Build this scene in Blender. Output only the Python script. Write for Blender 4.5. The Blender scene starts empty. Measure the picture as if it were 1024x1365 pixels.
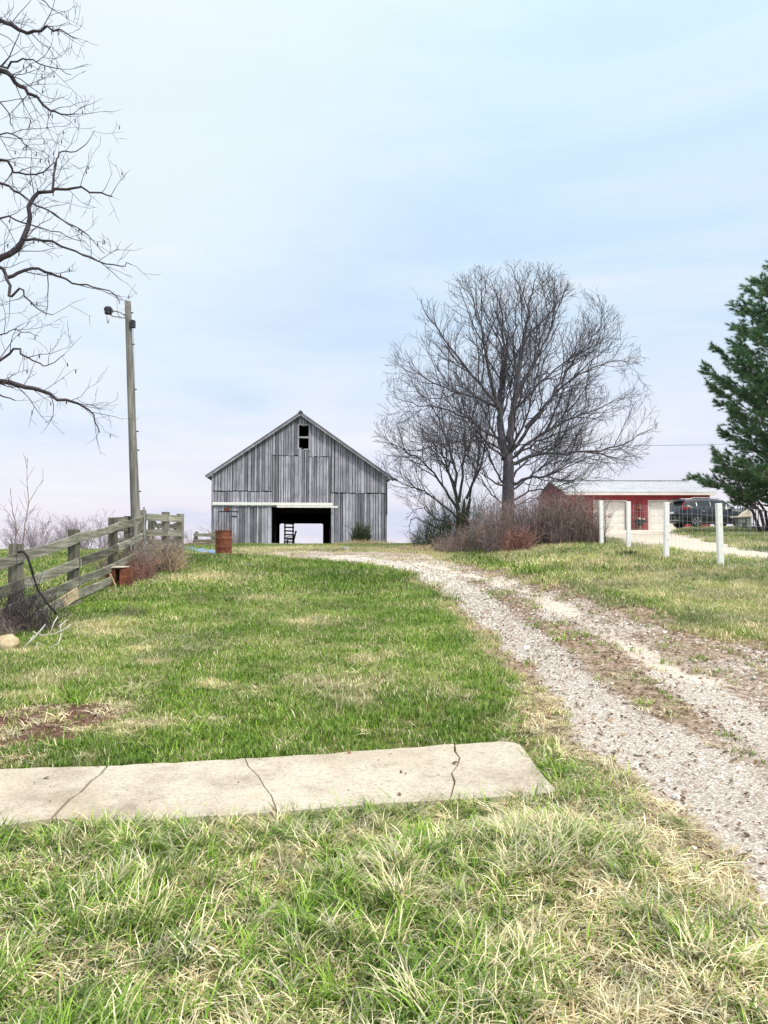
import bpy, bmesh, math, random
import numpy as np
from mathutils import Vector, Matrix, noise as mnoise

random.seed(7)
RNG = np.random.default_rng(11)
scene = bpy.context.scene
COL = scene.collection
PI = math.pi

# ------------------------------------------------------------------ camera
EYE = 1.6
F = 986.0
PITCH = math.atan(42.5 / F)
cam_d = bpy.data.cameras.new('camera')
cam = bpy.data.objects.new('camera', cam_d)
COL.objects.link(cam)
cam.location = (0, 0, EYE)
cam.rotation_euler = (PI / 2 + PITCH, 0, 0)
cam_d.sensor_fit = 'VERTICAL'
cam_d.sensor_height = 36.0
cam_d.lens = 36.0 * F / 1365.0
cam_d.clip_end = 6000
cam_d.clip_start = 0.05
scene.camera = cam
CP, SP = math.cos(PITCH), math.sin(PITCH)


def ray(px, py):
    dx = (px - 512.0) / F
    dz = (682.5 - py) / F
    return Vector((dx, CP - dz * SP, SP + dz * CP))


def at(px, py, Y):
    """survey helper: world point seen in direction (px,py) of the photo at distance Y"""
    d = ray(px, py)
    t = Y / d.y
    return Vector((d.x * t, Y, EYE + d.z * t))


# ------------------------------------------------------------------ noise
_LAT = RNG.random((8, 257, 257))


def vnoise(x, y, scale, k=0):
    x = np.asarray(x, float) / scale + 1000.37 + k * 17.3
    y = np.asarray(y, float) / scale + 1000.71 + k * 9.1
    ix = np.floor(x).astype(int); iy = np.floor(y).astype(int)
    fx = x - ix; fy = y - iy
    fx = fx * fx * (3 - 2 * fx); fy = fy * fy * (3 - 2 * fy)
    L = _LAT[k % 8]
    a = L[ix % 256, iy % 256]; b = L[(ix + 1) % 256, iy % 256]
    c = L[ix % 256, (iy + 1) % 256]; d = L[(ix + 1) % 256, (iy + 1) % 256]
    return (a * (1 - fx) + b * fx) * (1 - fy) + (c * (1 - fx) + d * fx) * fy


def fbm(x, y, scale, k=0, o=3):
    v = 0; a = 1; s = 0
    for i in range(o):
        v = v + a * vnoise(x, y, scale / 2 ** i, (k + i) % 8); s += a; a *= .55
    return v / s


def sstep(a, b, x):
    t = np.clip((np.asarray(x, float) - a) / (b - a), 0, 1)
    return t * t * (3 - 2 * t)


# ------------------------------------------------------------------ terrain
def table(pts):
    xs = np.linspace(-30, 1600, 16301)
    ys = np.interp(xs, [p[0] for p in pts], [p[1] for p in pts])
    # smooth with a kernel that grows with distance
    out = ys.copy()
    for w, a in ((21, 6), (41, 16), (121, 60)):
        k = np.ones(w) / w
        sm = np.convolve(np.pad(ys, w // 2, mode='edge'), k, mode='valid')
        m = sstep(a * .6, a, xs)
        out = out * (1 - m) + sm * m
    return xs, out


PC = table([(-30, 1.5), (0, 1.6), (4, 1.57), (5.5, 1.54), (8, 1.38), (12, 1.10), (18, .70), (26, .37), (35, .2), (50, .08),
            (72, .10), (85, .8), (110, 4), (170, 9), (400, 14), (1600, 22)])
PL = table([(-30, 1.5), (0, 1.6), (4, 1.57), (5.5, 1.54), (8, 1.38), (12, 1.10), (18, .74), (26, .46), (35, .37), (50, .52),
            (70, 1.0), (100, 2.6), (170, 7), (400, 13), (1600, 22)])
PR = table([(-30, 1.5), (0, 1.6), (4, 1.52), (5.5, 1.45), (8, 1.22), (12, .82), (15, .47), (18, .25), (21, .1), (30, -.32),
            (41, -.86), (50, -1.0), (75, -1.0), (110, 1), (170, 8), (400, 14), (1600, 22)])


def H0(x, y):
    x = np.asarray(x, float); y = np.asarray(y, float)
    u = x / np.maximum(y, 4.0)
    c = np.interp(y, *PC); l = np.interp(y, *PL); r = np.interp(y, *PR)
    tr = sstep(.09, .27, u); tl = sstep(-.24, -.34, u)
    d = c * (1 - tr) * (1 - tl) + r * tr + l * tl
    d = d + .30 * np.exp(-((y - 41) / 7) ** 2) * sstep(.43, .37, u) * sstep(.15, .24, u)
    far = sstep(3, 30, y)
    d = d + (fbm(x, y, 2.3, 1) - .5) * (.05 + .05 * far) + (fbm(x, y, 9, 4) - .5) * .10 * far * sstep(50, 25, y)
    return EYE - d


_T = np.concatenate([np.linspace(1.0, 30, 6000), np.linspace(30, 260, 8000)])


def ground(px, py, lift=0.0):
    d = ray(px, py)
    X = d.x * _T; Y = d.y * _T; Z = EYE + d.z * _T
    below = np.nonzero(Z < H0(X, Y) + lift)[0]
    i = below[0] if len(below) else len(_T) - 1
    t = _T[i]
    return Vector((d.x * t, d.y * t, 0))


def gpoly(pts, lift=0.0):
    return np.array([[p.x, p.y] for p in (ground(*q, lift) for q in pts)])


def seg_dist(x, y, line):
    best = np.full(np.shape(x), 1e9)
    for (ax, ay), (bx, by) in zip(line[:-1], line[1:]):
        dx, dy = bx - ax, by - ay
        L = dx * dx + dy * dy + 1e-9
        t = np.clip(((x - ax) * dx + (y - ay) * dy) / L, 0, 1)
        best = np.minimum(best, np.hypot(x - ax - t * dx, y - ay - t * dy))
    return best


def inside(x, y, poly):
    r = np.zeros(np.shape(x), bool)
    n = len(poly)
    for i in range(n):
        x1, y1 = poly[i]; x2, y2 = poly[(i + 1) % n]
        c = ((y1 > y) != (y2 > y)) & (x < (x2 - x1) * (y - y1) / (y2 - y1 + 1e-12) + x1)
        r ^= c
    return r


def sdf(x, y, poly):          # negative inside
    d = seg_dist(x, y, np.vstack([poly, poly[:1]]))
    return np.where(inside(x, y, poly), -d, d)


TRACK_L = gpoly([(470, 744), (530, 753), (577, 767), (632, 812), (700, 866), (765, 925), (830, 985), (893, 1045), (965, 1110), (1050, 1180), (1200, 1300)])
TRACK_R = gpoly([(560, 750), (662, 770), (737, 803), (792, 832), (862, 872), (912, 895), (1012, 915), (1150, 950), (1400, 1010)])
TRACK_R2 = gpoly([(905, 900), (977, 950), (1050, 985), (1200, 1070)])
DRIVE = gpoly([(330, 737), (420, 734), (560, 738), (637, 757), (737, 783), (832, 812), (912, 842), (1024, 868), (1300, 930), (1700, 1050),
               (1500, 1340), (1140, 1300), (1000, 1188), (959, 1152), (895, 1085), (850, 1029), (792, 990), (752, 945), (712, 900),
               (662, 852), (602, 800), (542, 760), (470, 750), (380, 745)])
LEAFY = gpoly([(640, 775), (720, 830), (790, 875), (850, 920), (905, 955)])
BARNYARD = gpoly([(240, 739), (300, 741), (380, 746), (470, 751), (560, 757), (640, 752), (620, 738), (560, 729.5), (420, 729), (280, 732)])
BACKROAD = gpoly([(780, 714), (895, 734), (1024, 751), (1150, 765), (1150, 748), (1024, 735), (960, 723), (915, 712), (905, 705.3), (770, 705.3)])
DIRT = gpoly([(-60, 960), (60, 938), (165, 935), (185, 950), (140, 975), (60, 990), (-60, 1015)])
DIRT2 = gpoly([(-60, 1008), (40, 1010), (70, 1018), (30, 1026), (-60, 1030)])
SLABP = gpoly([(-300, 1036), (0, 1024), (140, 1020), (330, 1011), (605, 992), (692, 989), (742, 1056), (600, 1064), (440, 1075), (200, 1092), (0, 1099), (-300, 1124)], .047)
DRYSPOTS = [(gpoly([(a, b)])[0], r) for a, b, r in (
    (235, 771, 1.3), (290, 770, 1.1), (180, 775, .8), (120, 838, .55), (150, 846, .4), (60, 905, .35), (100, 902, .3), (180, 868, .2), (205, 883, .25),
    (160, 942, .22), (190, 965, .25), (490, 880, .3), (430, 910, .35), (285, 915, .2), (20, 870, .3), (30, 930, .2), (480, 935, .25), (350, 800, .5), (420, 830, .5))]
STRAW_R = gpoly([(800, 1070), (900, 1110), (1010, 1200), (1080, 1260), (1080, 1365), (960, 1280), (850, 1180), (780, 1110)])


def H(x, y):
    z = H0(x, y)
    x = np.asarray(x, float); y = np.asarray(y, float)
    rut = np.exp(-(seg_dist(x, y, TRACK_L) / .38) ** 2) + np.exp(-(seg_dist(x, y, TRACK_R) / .35) ** 2)
    z = z - .05 * rut * sstep(60, 12, y)
    s = sdf(x, y, SLABP)
    z = z - .05 * sstep(.12, -.05, s)
    front = (s > 0) & (y < 4.6)
    dd = sdf(x, y, DRIVE)
    z = z + .06 * sstep(.0, .5, dd) * sstep(20, 8, y) * (x > 0) * sstep(.1, .9, s)
    return z


def Hs(x, y):
    return float(H(np.array([x]), np.array([y]))[0])


def gp(px, py):
    p = ground(px, py); p.z = Hs(p.x, p.y)
    return p


# ------------------------------------------------------------------ tagging
def tag(o, label=None, cat=None, group=None, kind=None):
    if label: o['label'] = label
    if cat: o['category'] = cat
    if group: o['group'] = group
    if kind: o['kind'] = kind
    return o


def empty(name, loc, label, cat, group=None, rz=0):
    o = bpy.data.objects.new(name, None)
    COL.objects.link(o); o.location = loc; o.rotation_euler = (0, 0, rz)
    return tag(o, label, cat, group)


# ------------------------------------------------------------------ materials
def S2L(c):
    return tuple(((v / 255) / 12.92 if v / 255 <= .04045 else ((v / 255 + .055) / 1.055) ** 2.4) for v in c)


class NT:
    def __init__(s, name):
        s.m = bpy.data.materials.new(name); s.m.use_nodes = True
        s.t = s.m.node_tree; s.t.nodes.clear()
        s.out = s.t.nodes.new('ShaderNodeOutputMaterial')

    def n(s, typ, **kw):
        nd = s.t.nodes.new('ShaderNode' + typ)
        for k, v in kw.items():
            if k.startswith('i_'):
                key = k[2:]
                key = int(key) if key.isdigit() else key.replace('_', ' ')
                nd.inputs[key].default_value = v
            else:
                setattr(nd, k, v)
        return nd

    def l(s, a, b):
        s.t.links.new(a, b)

    def coord(s, scale=(1, 1, 1), obj=True):
        tc = s.n('TexCoord'); mp = s.n('Mapping'); mp.inputs['Scale'].default_value = scale
        s.l(tc.outputs['Object' if obj else 'Generated'], mp.inputs['Vector'])
        return mp.outputs[0]

    def noise(s, vec, scale, detail=4, rough=.6):
        nd = s.n('TexNoise'); nd.inputs['Scale'].default_value = scale
        nd.inputs['Detail'].default_value = detail; nd.inputs['Roughness'].default_value = rough
        if vec is not None: s.l(vec, nd.inputs['Vector'])
        return nd.outputs[0]

    def ramp(s, fac, stops):
        r = s.n('ValToRGB'); e = r.color_ramp.elements
        while len(e) < len(stops): e.new(.5)
        for k, (p, c) in enumerate(stops):
            e[k].position = p; e[k].color = (c, c, c, 1) if isinstance(c, (int, float)) else (*c, 1)
        s.l(fac, r.inputs[0])
        return r.outputs[0]

    def mix(s, fac, a, b, mode='MIX'):
        m = s.n('Mix'); m.data_type = 'RGBA'; m.blend_type = mode
        for v, i in ((fac, 0), (a, 6), (b, 7)):
            if isinstance(v, (int, float)): m.inputs[i].default_value = v
            elif isinstance(v, tuple): m.inputs[i].default_value = (*v, 1)
            else: s.l(v, m.inputs[i])
        return m.outputs[2]

    def math(s, op, a, b=0.0, clamp=False):
        m = s.n('Math'); m.operation = op; m.use_clamp = clamp
        for v, i in ((a, 0), (b, 1)):
            if isinstance(v, (int, float)): m.inputs[i].default_value = v
            else: s.l(v, m.inputs[i])
        return m.outputs[0]

    def attr(s, name, typ='GEOMETRY'):
        a = s.n('Attribute'); a.attribute_name = name; a.attribute_type = typ
        return a

    def sep(s, v):
        a = s.n('SeparateColor'); s.l(v, a.inputs[0]); return a.outputs

    def finish(s, color, rough=.8, metal=0, bump=None, bstr=.3, bdist=.02, spec=.3, transl=0, coat=0):
        p = s.n('BsdfPrincipled')
        if isinstance(color, tuple): p.inputs['Base Color'].default_value = (*color, 1)
        else: s.l(color, p.inputs['Base Color'])
        if isinstance(rough, (int, float)): p.inputs['Roughness'].default_value = rough
        else: s.l(rough, p.inputs['Roughness'])
        p.inputs['Metallic'].default_value = metal
        p.inputs['Specular IOR Level'].default_value = spec
        p.inputs['Coat Weight'].default_value = coat
        if bump is not None:
            b = s.n('Bump'); b.inputs['Strength'].default_value = bstr; b.inputs['Distance'].default_value = bdist
            s.l(bump, b.inputs['Height']); s.l(b.outputs[0], p.inputs['Normal'])
        o = p.outputs[0]
        if transl:
            t = s.n('BsdfTranslucent')
            if isinstance(color, tuple): t.inputs[0].default_value = (*color, 1)
            else: s.l(color, t.inputs[0])
            mx = s.n('MixShader'); mx.inputs[0].default_value = transl
            s.l(o, mx.inputs[1]); s.l(t.outputs[0], mx.inputs[2]); o = mx.outputs[0]
        s.l(o, s.out.inputs['Surface'])
        return s.m


def m_simple(name, c1, c2, scale=3, rough=.8, stretch=(1, 1, 1), metal=0, bstr=.3, spec=.3, coat=0, stops=(.35, .65), tone=False):
    t = NT(name); v = t.coord(stretch)
    n1 = t.noise(v, scale, 6, .65)
    col = t.ramp(n1, [(stops[0], c1), (stops[1], c2)])
    if tone:
        col = t.mix(1.0, col, t.ramp(t.sep(t.attr('tone').outputs['Color'])[0], [(0, (.42, .42, .45)), (.6, 1.0), (1, (1.9, 1.8, 1.7))]), 'MULTIPLY')
    return t.finish(col, rough, metal, n1, bstr, .01, spec, coat=coat)


def m_wood(name, dark, lite, tone=True, green=None, sc=(14, 14, .7)):
    """weathered boards: streaks along local Z or along the board, tone attribute per board"""
    t = NT(name)
    tc = t.n('TexCoord')
    v = t.n('Mapping'); v.inputs['Scale'].default_value = sc
    t.l(tc.outputs['Object'], v.inputs[0])
    a = t.attr('tone'); sp = t.sep(a.outputs['Color'])
    off = t.n('VectorMath'); off.operation = 'ADD'
    cb = t.n('CombineXYZ'); t.l(t.math('MULTIPLY', sp[0], 37.0), cb.inputs[2]); t.l(t.math('MULTIPLY', sp[1], 11.0), cb.inputs[0])
    t.l(v.outputs[0], off.inputs[0]); t.l(cb.outputs[0], off.inputs[1])
    n1 = t.noise(off.outputs[0], 1.0, 6, .7)
    n2 = t.noise(t.coord((1, 1, 1)), 1.3, 3, .6)
    col = t.ramp(n1, [(.28, tuple(x * .55 for x in dark)), (.45, dark), (.72, lite)])
    tn = t.ramp(sp[0], [(0, .5), (.15, .78), (1, 1.3)])
    col = t.mix(1.0, col, tn, 'MULTIPLY')
    blot = t.ramp(n2, [(.3, .75), (.65, 1.1)])
    col = t.mix(1.0, col, blot, 'MULTIPLY')
    if green:
        g = t.ramp(t.noise(t.coord((1, 1, 1)), 2.7, 5, .7), [(.48, 0.0), (.68, .4)])
        col = t.mix(g, col, green)
    return t.finish(col, .9, 0, n1, .5, .01, .15)


M = {}
M['barn_wood'] = m_wood('weathered_barn_board', (.31, .31, .36), (.56, .56, .625))
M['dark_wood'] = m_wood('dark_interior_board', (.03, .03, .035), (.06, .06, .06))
M['fence_wood'] = m_wood('mossy_fence_post', (.16, .155, .125), (.40, .385, .33), green=(.22, .225, .13))
M['rail_wood'] = m_wood('mossy_fence_rail', (.17, .165, .135), (.46, .445, .38), green=(.24, .245, .14), sc=(1.3, 1.3, 22))
M['pole_wood'] = m_wood('utility_pole_wood', (.17, .165, .15), (.38, .37, .33), green=(.25, .25, .205))
M['brown_wood'] = m_simple('brown_wood', (.12, .075, .05), (.26, .18, .13), 6, .85)
M['white_paint'] = m_simple('flaking_white_paint', (.55, .56, .53), (.84, .85, .83), 7, .65, stops=(.25, .45))
M['track_white'] = m_simple('white_track_metal', (.74, .72, .67), (.88, .86, .81), 4, .5, stops=(.3, .6))
M['roof_metal'] = m_simple('galvanised_roof', (.42, .43, .455), (.54, .55, .575), 1.2, .45, metal=.3)
M['barn_roof'] = m_simple('dull_barn_roof_metal', (.13, .13, .15), (.24, .24, .27), 2, .6, metal=.2)
M['red_siding'] = m_simple('red_siding', (.31, .042, .055), (.44, .08, .095), 1.0, .5)
M['cream'] = m_simple('cream_door_paint', (.76, .73, .67), (.88, .85, .79), 1.3, .55)
M['trim'] = m_simple('pink_white_trim', (.70, .62, .58), (.82, .76, .72), 2, .6)
M['rust'] = m_simple('rusted_steel', (.085, .028, .018), (.24, .085, .045), 7, .85, bstr=.5, stretch=(1, 1, 1.5))
M['dark_metal'] = m_simple('dark_metal', (.02, .02, .025), (.06, .06, .07), 8, .5, metal=.4)
M['wire'] = m_simple('pale_wire', (.45, .46, .47), (.62, .63, .64), 6, .5)
M['steel'] = m_simple('grey_steel', (.25, .26, .27), (.42, .43, .44), 6, .45, metal=.6)
M['pale_sheet'] = m_simple('pale_painted_sheet', (.55, .48, .38), (.75, .68, .55), 6, .7)
M['tarp'] = m_simple('blue_tarp', (.06, .16, .38), (.25, .42, .68), 4, .55, stops=(.4, .7))
M['rubber'] = m_simple('black_rubber', (.012, .012, .013), (.03, .03, .03), 8, .7)
M['block'] = m_simple('grey_block', (.16, .17, .16), (.33, .34, .32), 8, .9)
M['stone'] = m_simple('pale_stone', (.30, .29, .26), (.55, .52, .47), 7, .9)
M['sand_rock'] = m_simple('tan_rock', (.32, .25, .15), (.55, .45, .30), 7, .95)
M['bark_grey'] = m_simple('grey_bark', (.055, .052, .06), (.135, .125, .14), 5, .95, stretch=(3, 3, .6), bstr=.8)
M['bark_dark'] = m_simple('dark_twig_bark', (.035, .028, .035), (.085, .07, .08), 5, .9)
M['bark_brown'] = m_simple('brown_shrub_bark', (.15, .11, .10), (.33, .26, .235), 5, .9, tone=True)
M['bark_red'] = m_simple('reddish_cane_bark', (.20, .095, .075), (.36, .21, .175), 3, .9, tone=True)
M['bark_pale'] = m_simple('bleached_stick', (.50, .47, .43), (.72, .69, .65), 7, .9)
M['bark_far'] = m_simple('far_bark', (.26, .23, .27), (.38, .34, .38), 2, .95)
M['straw'] = m_simple('dry_stalks', (.36, .28, .17), (.62, .52, .34), 5, .9, tone=True)
M['pine_bark'] = m_simple('pine_bark', (.09, .065, .058), (.19, .145, .13), 5, .95)
M['car_paint'] = m_simple('slate_car_paint', (.012, .015, .026), (.015, .018, .03), 2, .3, metal=.0, bstr=0, spec=.45, coat=.25)
M['car_glass'] = m_simple('car_glass', (.02, .028, .032), (.03, .04, .045), 2, .15, bstr=0, spec=.5)
M['black_plastic'] = m_simple('black_plastic', (.012, .012, .014), (.03, .03, .033), 5, .55)
M['red_lens'] = m_simple('red_lens', (.25, .01, .012), (.35, .02, .02), 3, .2, bstr=0)
M['alloy'] = m_simple('alloy_wheel', (.30, .31, .33), (.42, .43, .45), 4, .3, metal=.8, bstr=0)
M['plate_white'] = m_simple('plate_white', (.6, .65, .72), (.75, .78, .82), 4, .5, bstr=0)
M['chrome'] = m_simple('bright_trim', (.6, .6, .62), (.7, .7, .72), 4, .2, metal=.9, bstr=0)


def m_concrete():
    t = NT('aged_concrete'); v = t.coord()
    n1 = t.noise(v, 2.2, 8, .7); n2 = t.noise(v, 45, 5, .7); n3 = t.noise(v, .9, 4, .6)
    c = t.ramp(n1, [(.3, (.28, .24, .185)), (.5, (.45, .40, .325)), (.7, (.56, .51, .425))])
    c = t.mix(1.0, c, t.ramp(n2, [(.3, .58), (.5, 1.0), (.75, 1.15)]), 'MULTIPLY')
    c = t.mix(t.ramp(n3, [(.50, 0.0), (.68, .65)]), c, (.33, .27, .19))
    vo = t.n('TexVoronoi'); vo.inputs['Scale'].default_value = 90; t.l(v, vo.inputs['Vector'])
    c = t.mix(t.ramp(vo.outputs['Distance'], [(.05, .6), (.2, 0.0)]), c, (.22, .20, .18))
    return t.finish(c, .92, 0, n2, .6, .006, .2)


M['concrete'] = m_concrete()


def m_ground():
    t = NT('ground_soil_and_gravel')
    v = t.coord()
    a = t.attr('mask'); s = t.sep(a.outputs['Color'])
    b = t.attr('mask_b'); sb = t.sep(b.outputs['Color'])
    nb = t.noise(v, 1.1, 6, .65); nf = t.noise(v, 14, 6, .7); nff = t.noise(v, 60, 4, .7)
    grass = t.ramp(nf, [(.3, (.05, .055, .018)), (.5, (.10, .115, .03)), (.7, (.19, .19, .07))])
    straw = t.ramp(nf, [(.3, (.09, .07, .035)), (.5, (.20, .16, .085)), (.7, (.36, .30, .17))])
    soil = t.ramp(nf, [(.3, (.12, .08, .058)), (.5, (.28, .21, .155)), (.7, (.50, .41, .33))])
    vo = t.n('TexVoronoi'); vo.inputs['Scale'].default_value = 58; t.l(v, vo.inputs['Vector'])
    vo2 = t.n('TexVoronoi'); vo2.inputs['Scale'].default_value = 75; t.l(v, vo2.inputs['Vector'])
    st = t.sep(vo.outputs['Color'])
    stone = t.ramp(st[0], [(0, (.34, .28, .23)), (.35, (.54, .49, .44)), (1, (.78, .74, .69))])
    stone = t.mix(1.0, stone, t.ramp(vo.outputs['Distance'], [(.25, 1.0), (.65, .5)]), 'MULTIPLY')
    stone = t.mix(.35, stone, t.ramp(vo2.outputs['Distance'], [(.2, (.70, .64, .57)), (.6, (.36, .29, .23))]))
    sand = t.ramp(nf, [(.3, (.44, .37, .30)), (.7, (.68, .61, .52))])
    # dryness
    f1 = t.math('ADD', t.math('MULTIPLY', t.math('SUBTRACT', nf, .5), 1.6), s[2])
    col = t.mix(t.math('MULTIPLY', f1, 1.0, True), grass, straw)
    f2 = t.math('MULTIPLY', t.math('ADD', t.math('SUBTRACT', s[1], .5), t.math('MULTIPLY', t.math('SUBTRACT', nb, .5), 1.4)), 4.0)
    f2 = t.math('ADD', f2, .5, True)
    f2 = t.math('MULTIPLY', f2, t.math('MULTIPLY', s[1], 4.0, True), True)
    soil = t.mix(sb[1], soil, t.ramp(nf, [(.3, (.05, .025, .02)), (.5, (.12, .062, .048)), (.7, (.22, .13, .10))]))
    col = t.mix(f2, col, soil)
    f3 = t.math('ADD', t.math('SUBTRACT', s[0], .5), t.math('MULTIPLY', t.math('SUBTRACT', nf, .5), 1.3))
    f3 = t.math('ADD', t.math('MULTIPLY', f3, 3.5), .5, True)
    col = t.mix(f3, col, stone)
    f4 = t.math('ADD', t.math('SUBTRACT', sb[0], .5), t.math('MULTIPLY', t.math('SUBTRACT', nb, .5), .9))
    f4 = t.math('ADD', t.math('MULTIPLY', f4, 4.0), .5, True)
    col = t.mix(f4, col, sand)
    h = t.math('ADD', t.math('MULTIPLY', vo.outputs['Distance'], -.8), nff)
    return t.finish(col, .95, 0, h, .7, .015, .12)


M['ground'] = m_ground()


def m_blade(name, g1, g2, d1, d2, transl=.2):
    t = NT(name)
    a = t.attr('tone'); s = t.sep(a.outputs['Color'])
    dr = t.attr('dry', 'INSTANCER')
    br = t.attr('bright', 'INSTANCER')
    g = t.mix(s[1], g1, g2)
    d = t.mix(s[1], d1, d2)
    f = t.math('ADD', t.math('MULTIPLY', t.math('SUBTRACT', dr.outputs['Fac'], s[0]), 6.0), .5, True)
    c = t.mix(f, g, d)
    c = t.mix(1.0, c, t.ramp(br.outputs['Fac'], [(0, (.55, .6, .62)), (1, (1.38, 1.32, 1.2))]), 'MULTIPLY')
    return t.finish(c, .6, 0, spec=.25, transl=transl)


M['blade'] = m_blade('grass_blades', (.020, .062, .009), (.31, .50, .075), (.42, .34, .19), (.90, .84, .62))
M['leaf'] = m_blade('dead_leaves', (.10, .055, .03), (.22, .13, .08), (.16, .09, .05), (.42, .30, .20), .15)
M['pebble'] = m_blade('limestone_chips', (.38, .33, .28), (.66, .61, .55), (.6, .57, .53), (.88, .86, .82), 0)


def m_pine():
    t = NT('pine_needles')
    a = t.attr('tone'); s = t.sep(a.outputs['Color'])
    c = t.mix(s[0], (.035, .12, .065), (.19, .33, .15))
    c = t.mix(t.math('MULTIPLY', s[1], 1.0, True), c, (.18, .28, .15))
    return t.finish(c, .6, 0, spec=.3, transl=.15)


M['pine'] = m_pine()
M['evergreen'] = m_simple('dull_evergreen_leaf', (.03, .045, .022), (.08, .10, .045), 4, .8, tone=True)


# ------------------------------------------------------------------ mesh builder
class MB:
    def __init__(s):
        s.v = []; s.f = []; s.tone = []

    def add(s, vs, fs, tone=None):
        b = len(s.v)
        s.v.extend([tuple(p) for p in vs]); s.f.extend([tuple(i + b for i in f) for f in fs])
        t = tone if tone is not None else (random.random(), random.random(), 0)
        if len(t) == 2: t = (*t, 0)
        s.tone.extend([t] * len(vs))

    def box(s, x0, x1, y0, y1, z0, z1, tone=None, mtx=None):
        vs = [Vector((x, y, z)) for x in (x0, x1) for y in (y0, y1) for z in (z0, z1)]
        if mtx is not None: vs = [mtx @ p for p in vs]
        s.add(vs, [(0, 1, 3, 2), (4, 6, 7, 5), (0, 4, 5, 1), (2, 3, 7, 6), (0, 2, 6, 4), (1, 5, 7, 3)], tone)

    def prism(s, poly, y0, y1, tone=None, axis='y'):
        """poly of (x,z) extruded along y"""
        n = len(poly)
        vs = [(p[0], y0, p[1]) for p in poly] + [(p[0], y1, p[1]) for p in poly]
        fs = [tuple(range(n)), tuple(range(2 * n - 1, n - 1, -1))] + [((i + 1) % n, i, i + n, (i + 1) % n + n) for i in range(n)]
        if axis == 'x': vs = [(y, x, z) for x, y, z in vs]
        s.add(vs, fs, tone)

    def bar(s, a, b, w, h, tone=None, up=Vector((0, 0, 1))):
        a = Vector(a); b = Vector(b); d = (b - a).normalized()
        sd = d.cross(up)
        if sd.length < 1e-3: sd = d.cross(Vector((0, 1, 0)))
        sd.normalize(); u = sd.cross(d)
        vs = []
        for p in (a, b):
            for i, j in ((-1, -1), (1, -1), (1, 1), (-1, 1)):
                vs.append(p + sd * (i * w / 2) + u * (j * h / 2))
        s.add(vs, [(3, 2, 1, 0), (4, 5, 6, 7), (0, 1, 5, 4), (1, 2, 6, 5), (2, 3, 7, 6), (3, 0, 4, 7)], tone)

    def tube(s, pts, rad, sides=6, tone=None, cap=True):
        pts = [Vector(p) for p in pts]
        if isinstance(rad, (int, float)): rad = [rad] * len(pts)
        vs = []; n = len(pts)
        u = None
        for i, p in enumerate(pts):
            d = (pts[min(i + 1, n - 1)] - pts[max(i - 1, 0)])
            if d.length < 1e-9: d = Vector((0, 0, 1))
            d.normalize()
            if u is None:
                u = d.orthogonal().normalized()
            else:
                u = u - d * u.dot(d)
                if u.length < 1e-6: u = d.orthogonal()
                u.normalize()
            w = d.cross(u)
            for k in range(sides):
                a = 2 * PI * k / sides
                vs.append(p + (u * math.cos(a) + w * math.sin(a)) * rad[i])
        fs = []
        for i in range(n - 1):
            for k in range(sides):
                k2 = (k + 1) % sides
                fs.append((i * sides + k, i * sides + k2, (i + 1) * sides + k2, (i + 1) * sides + k))
        if cap:
            fs.append(tuple(range(sides - 1, -1, -1))); fs.append(tuple((n - 1) * sides + k for k in range(sides)))
        s.add(vs, fs, tone)

    def lathe(s, prof, n=24, c=(0, 0, 0), axis='z', tone=None):
        vs = []; fs = []
        for r, z in prof:
            for k in range(n):
                a = 2 * PI * k / n
                p = (r * math.cos(a), r * math.sin(a), z)
                if axis == 'y': p = (p[0], p[2], p[1])
                if axis == 'x': p = (p[2], p[0], p[1])
                vs.append((p[0] + c[0], p[1] + c[1], p[2] + c[2]))
        for i in range(len(prof) - 1):
            for k in range(n):
                k2 = (k + 1) % n
                fs.append((i * n + k, i * n + k2, (i + 1) * n + k2, (i + 1) * n + k))
        fs.append(tuple(range(n - 1, -1, -1))); fs.append(tuple((len(prof) - 1) * n + k for k in range(n)))
        s.add(vs, fs, tone)

    def blob(s, c, r, seed=0, sub=2, tone=None, flat=1.0):
        bm = bmesh.new(); bmesh.ops.create_icosphere(bm, subdivisions=sub, radius=1)
        vs = []
        for v in bm.verts:
            k = 1 + .45 * mnoise.noise(v.co * 1.3 + Vector((seed * 3.1, 0, 0))) + .15 * mnoise.noise(v.co * 4 + Vector((seed, 5, 0)))
            q = v.co * k
            vs.append((c[0] + q.x * r[0], c[1] + q.y * r[1], c[2] + q.z * r[2]))
        fs = [tuple(v.index for v in f.verts) for f in bm.faces]
        bm.free(); s.add(vs, fs, tone)

    def mesh(s, name):
        me = bpy.data.meshes.new(name); me.from_pydata(s.v, [], s.f)
        ca = me.color_attributes.new('tone', 'FLOAT_COLOR', 'POINT')
        arr = np.ones((len(s.v), 4), np.float32); arr[:, :3] = np.array(s.tone, np.float32).reshape(-1, 3)
        ca.data.foreach_set('color', arr.ravel())
        me.update()
        return me

    def build(s, name, mat, parent=None, smooth=False, bevel=0):
        me = s.mesh(name); me.materials.append(mat)
        if smooth: me.polygons.foreach_set('use_smooth', [True] * len(me.polygons))
        o = bpy.data.objects.new(name, me); COL.objects.link(o)
        if bevel:
            b = o.modifiers.new('bevel', 'BEVEL'); b.width = bevel; b.segments = 2; b.limit_method = 'ANGLE'
        if parent is not None: o.parent = parent
        return o


# ------------------------------------------------------------------ GROUND
def axis_vals(segs):
    out = []
    for a, b, n in segs: out.extend(np.linspace(a, b, n, endpoint=False))
    out.append(segs[-1][1]); return np.array(out)


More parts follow.
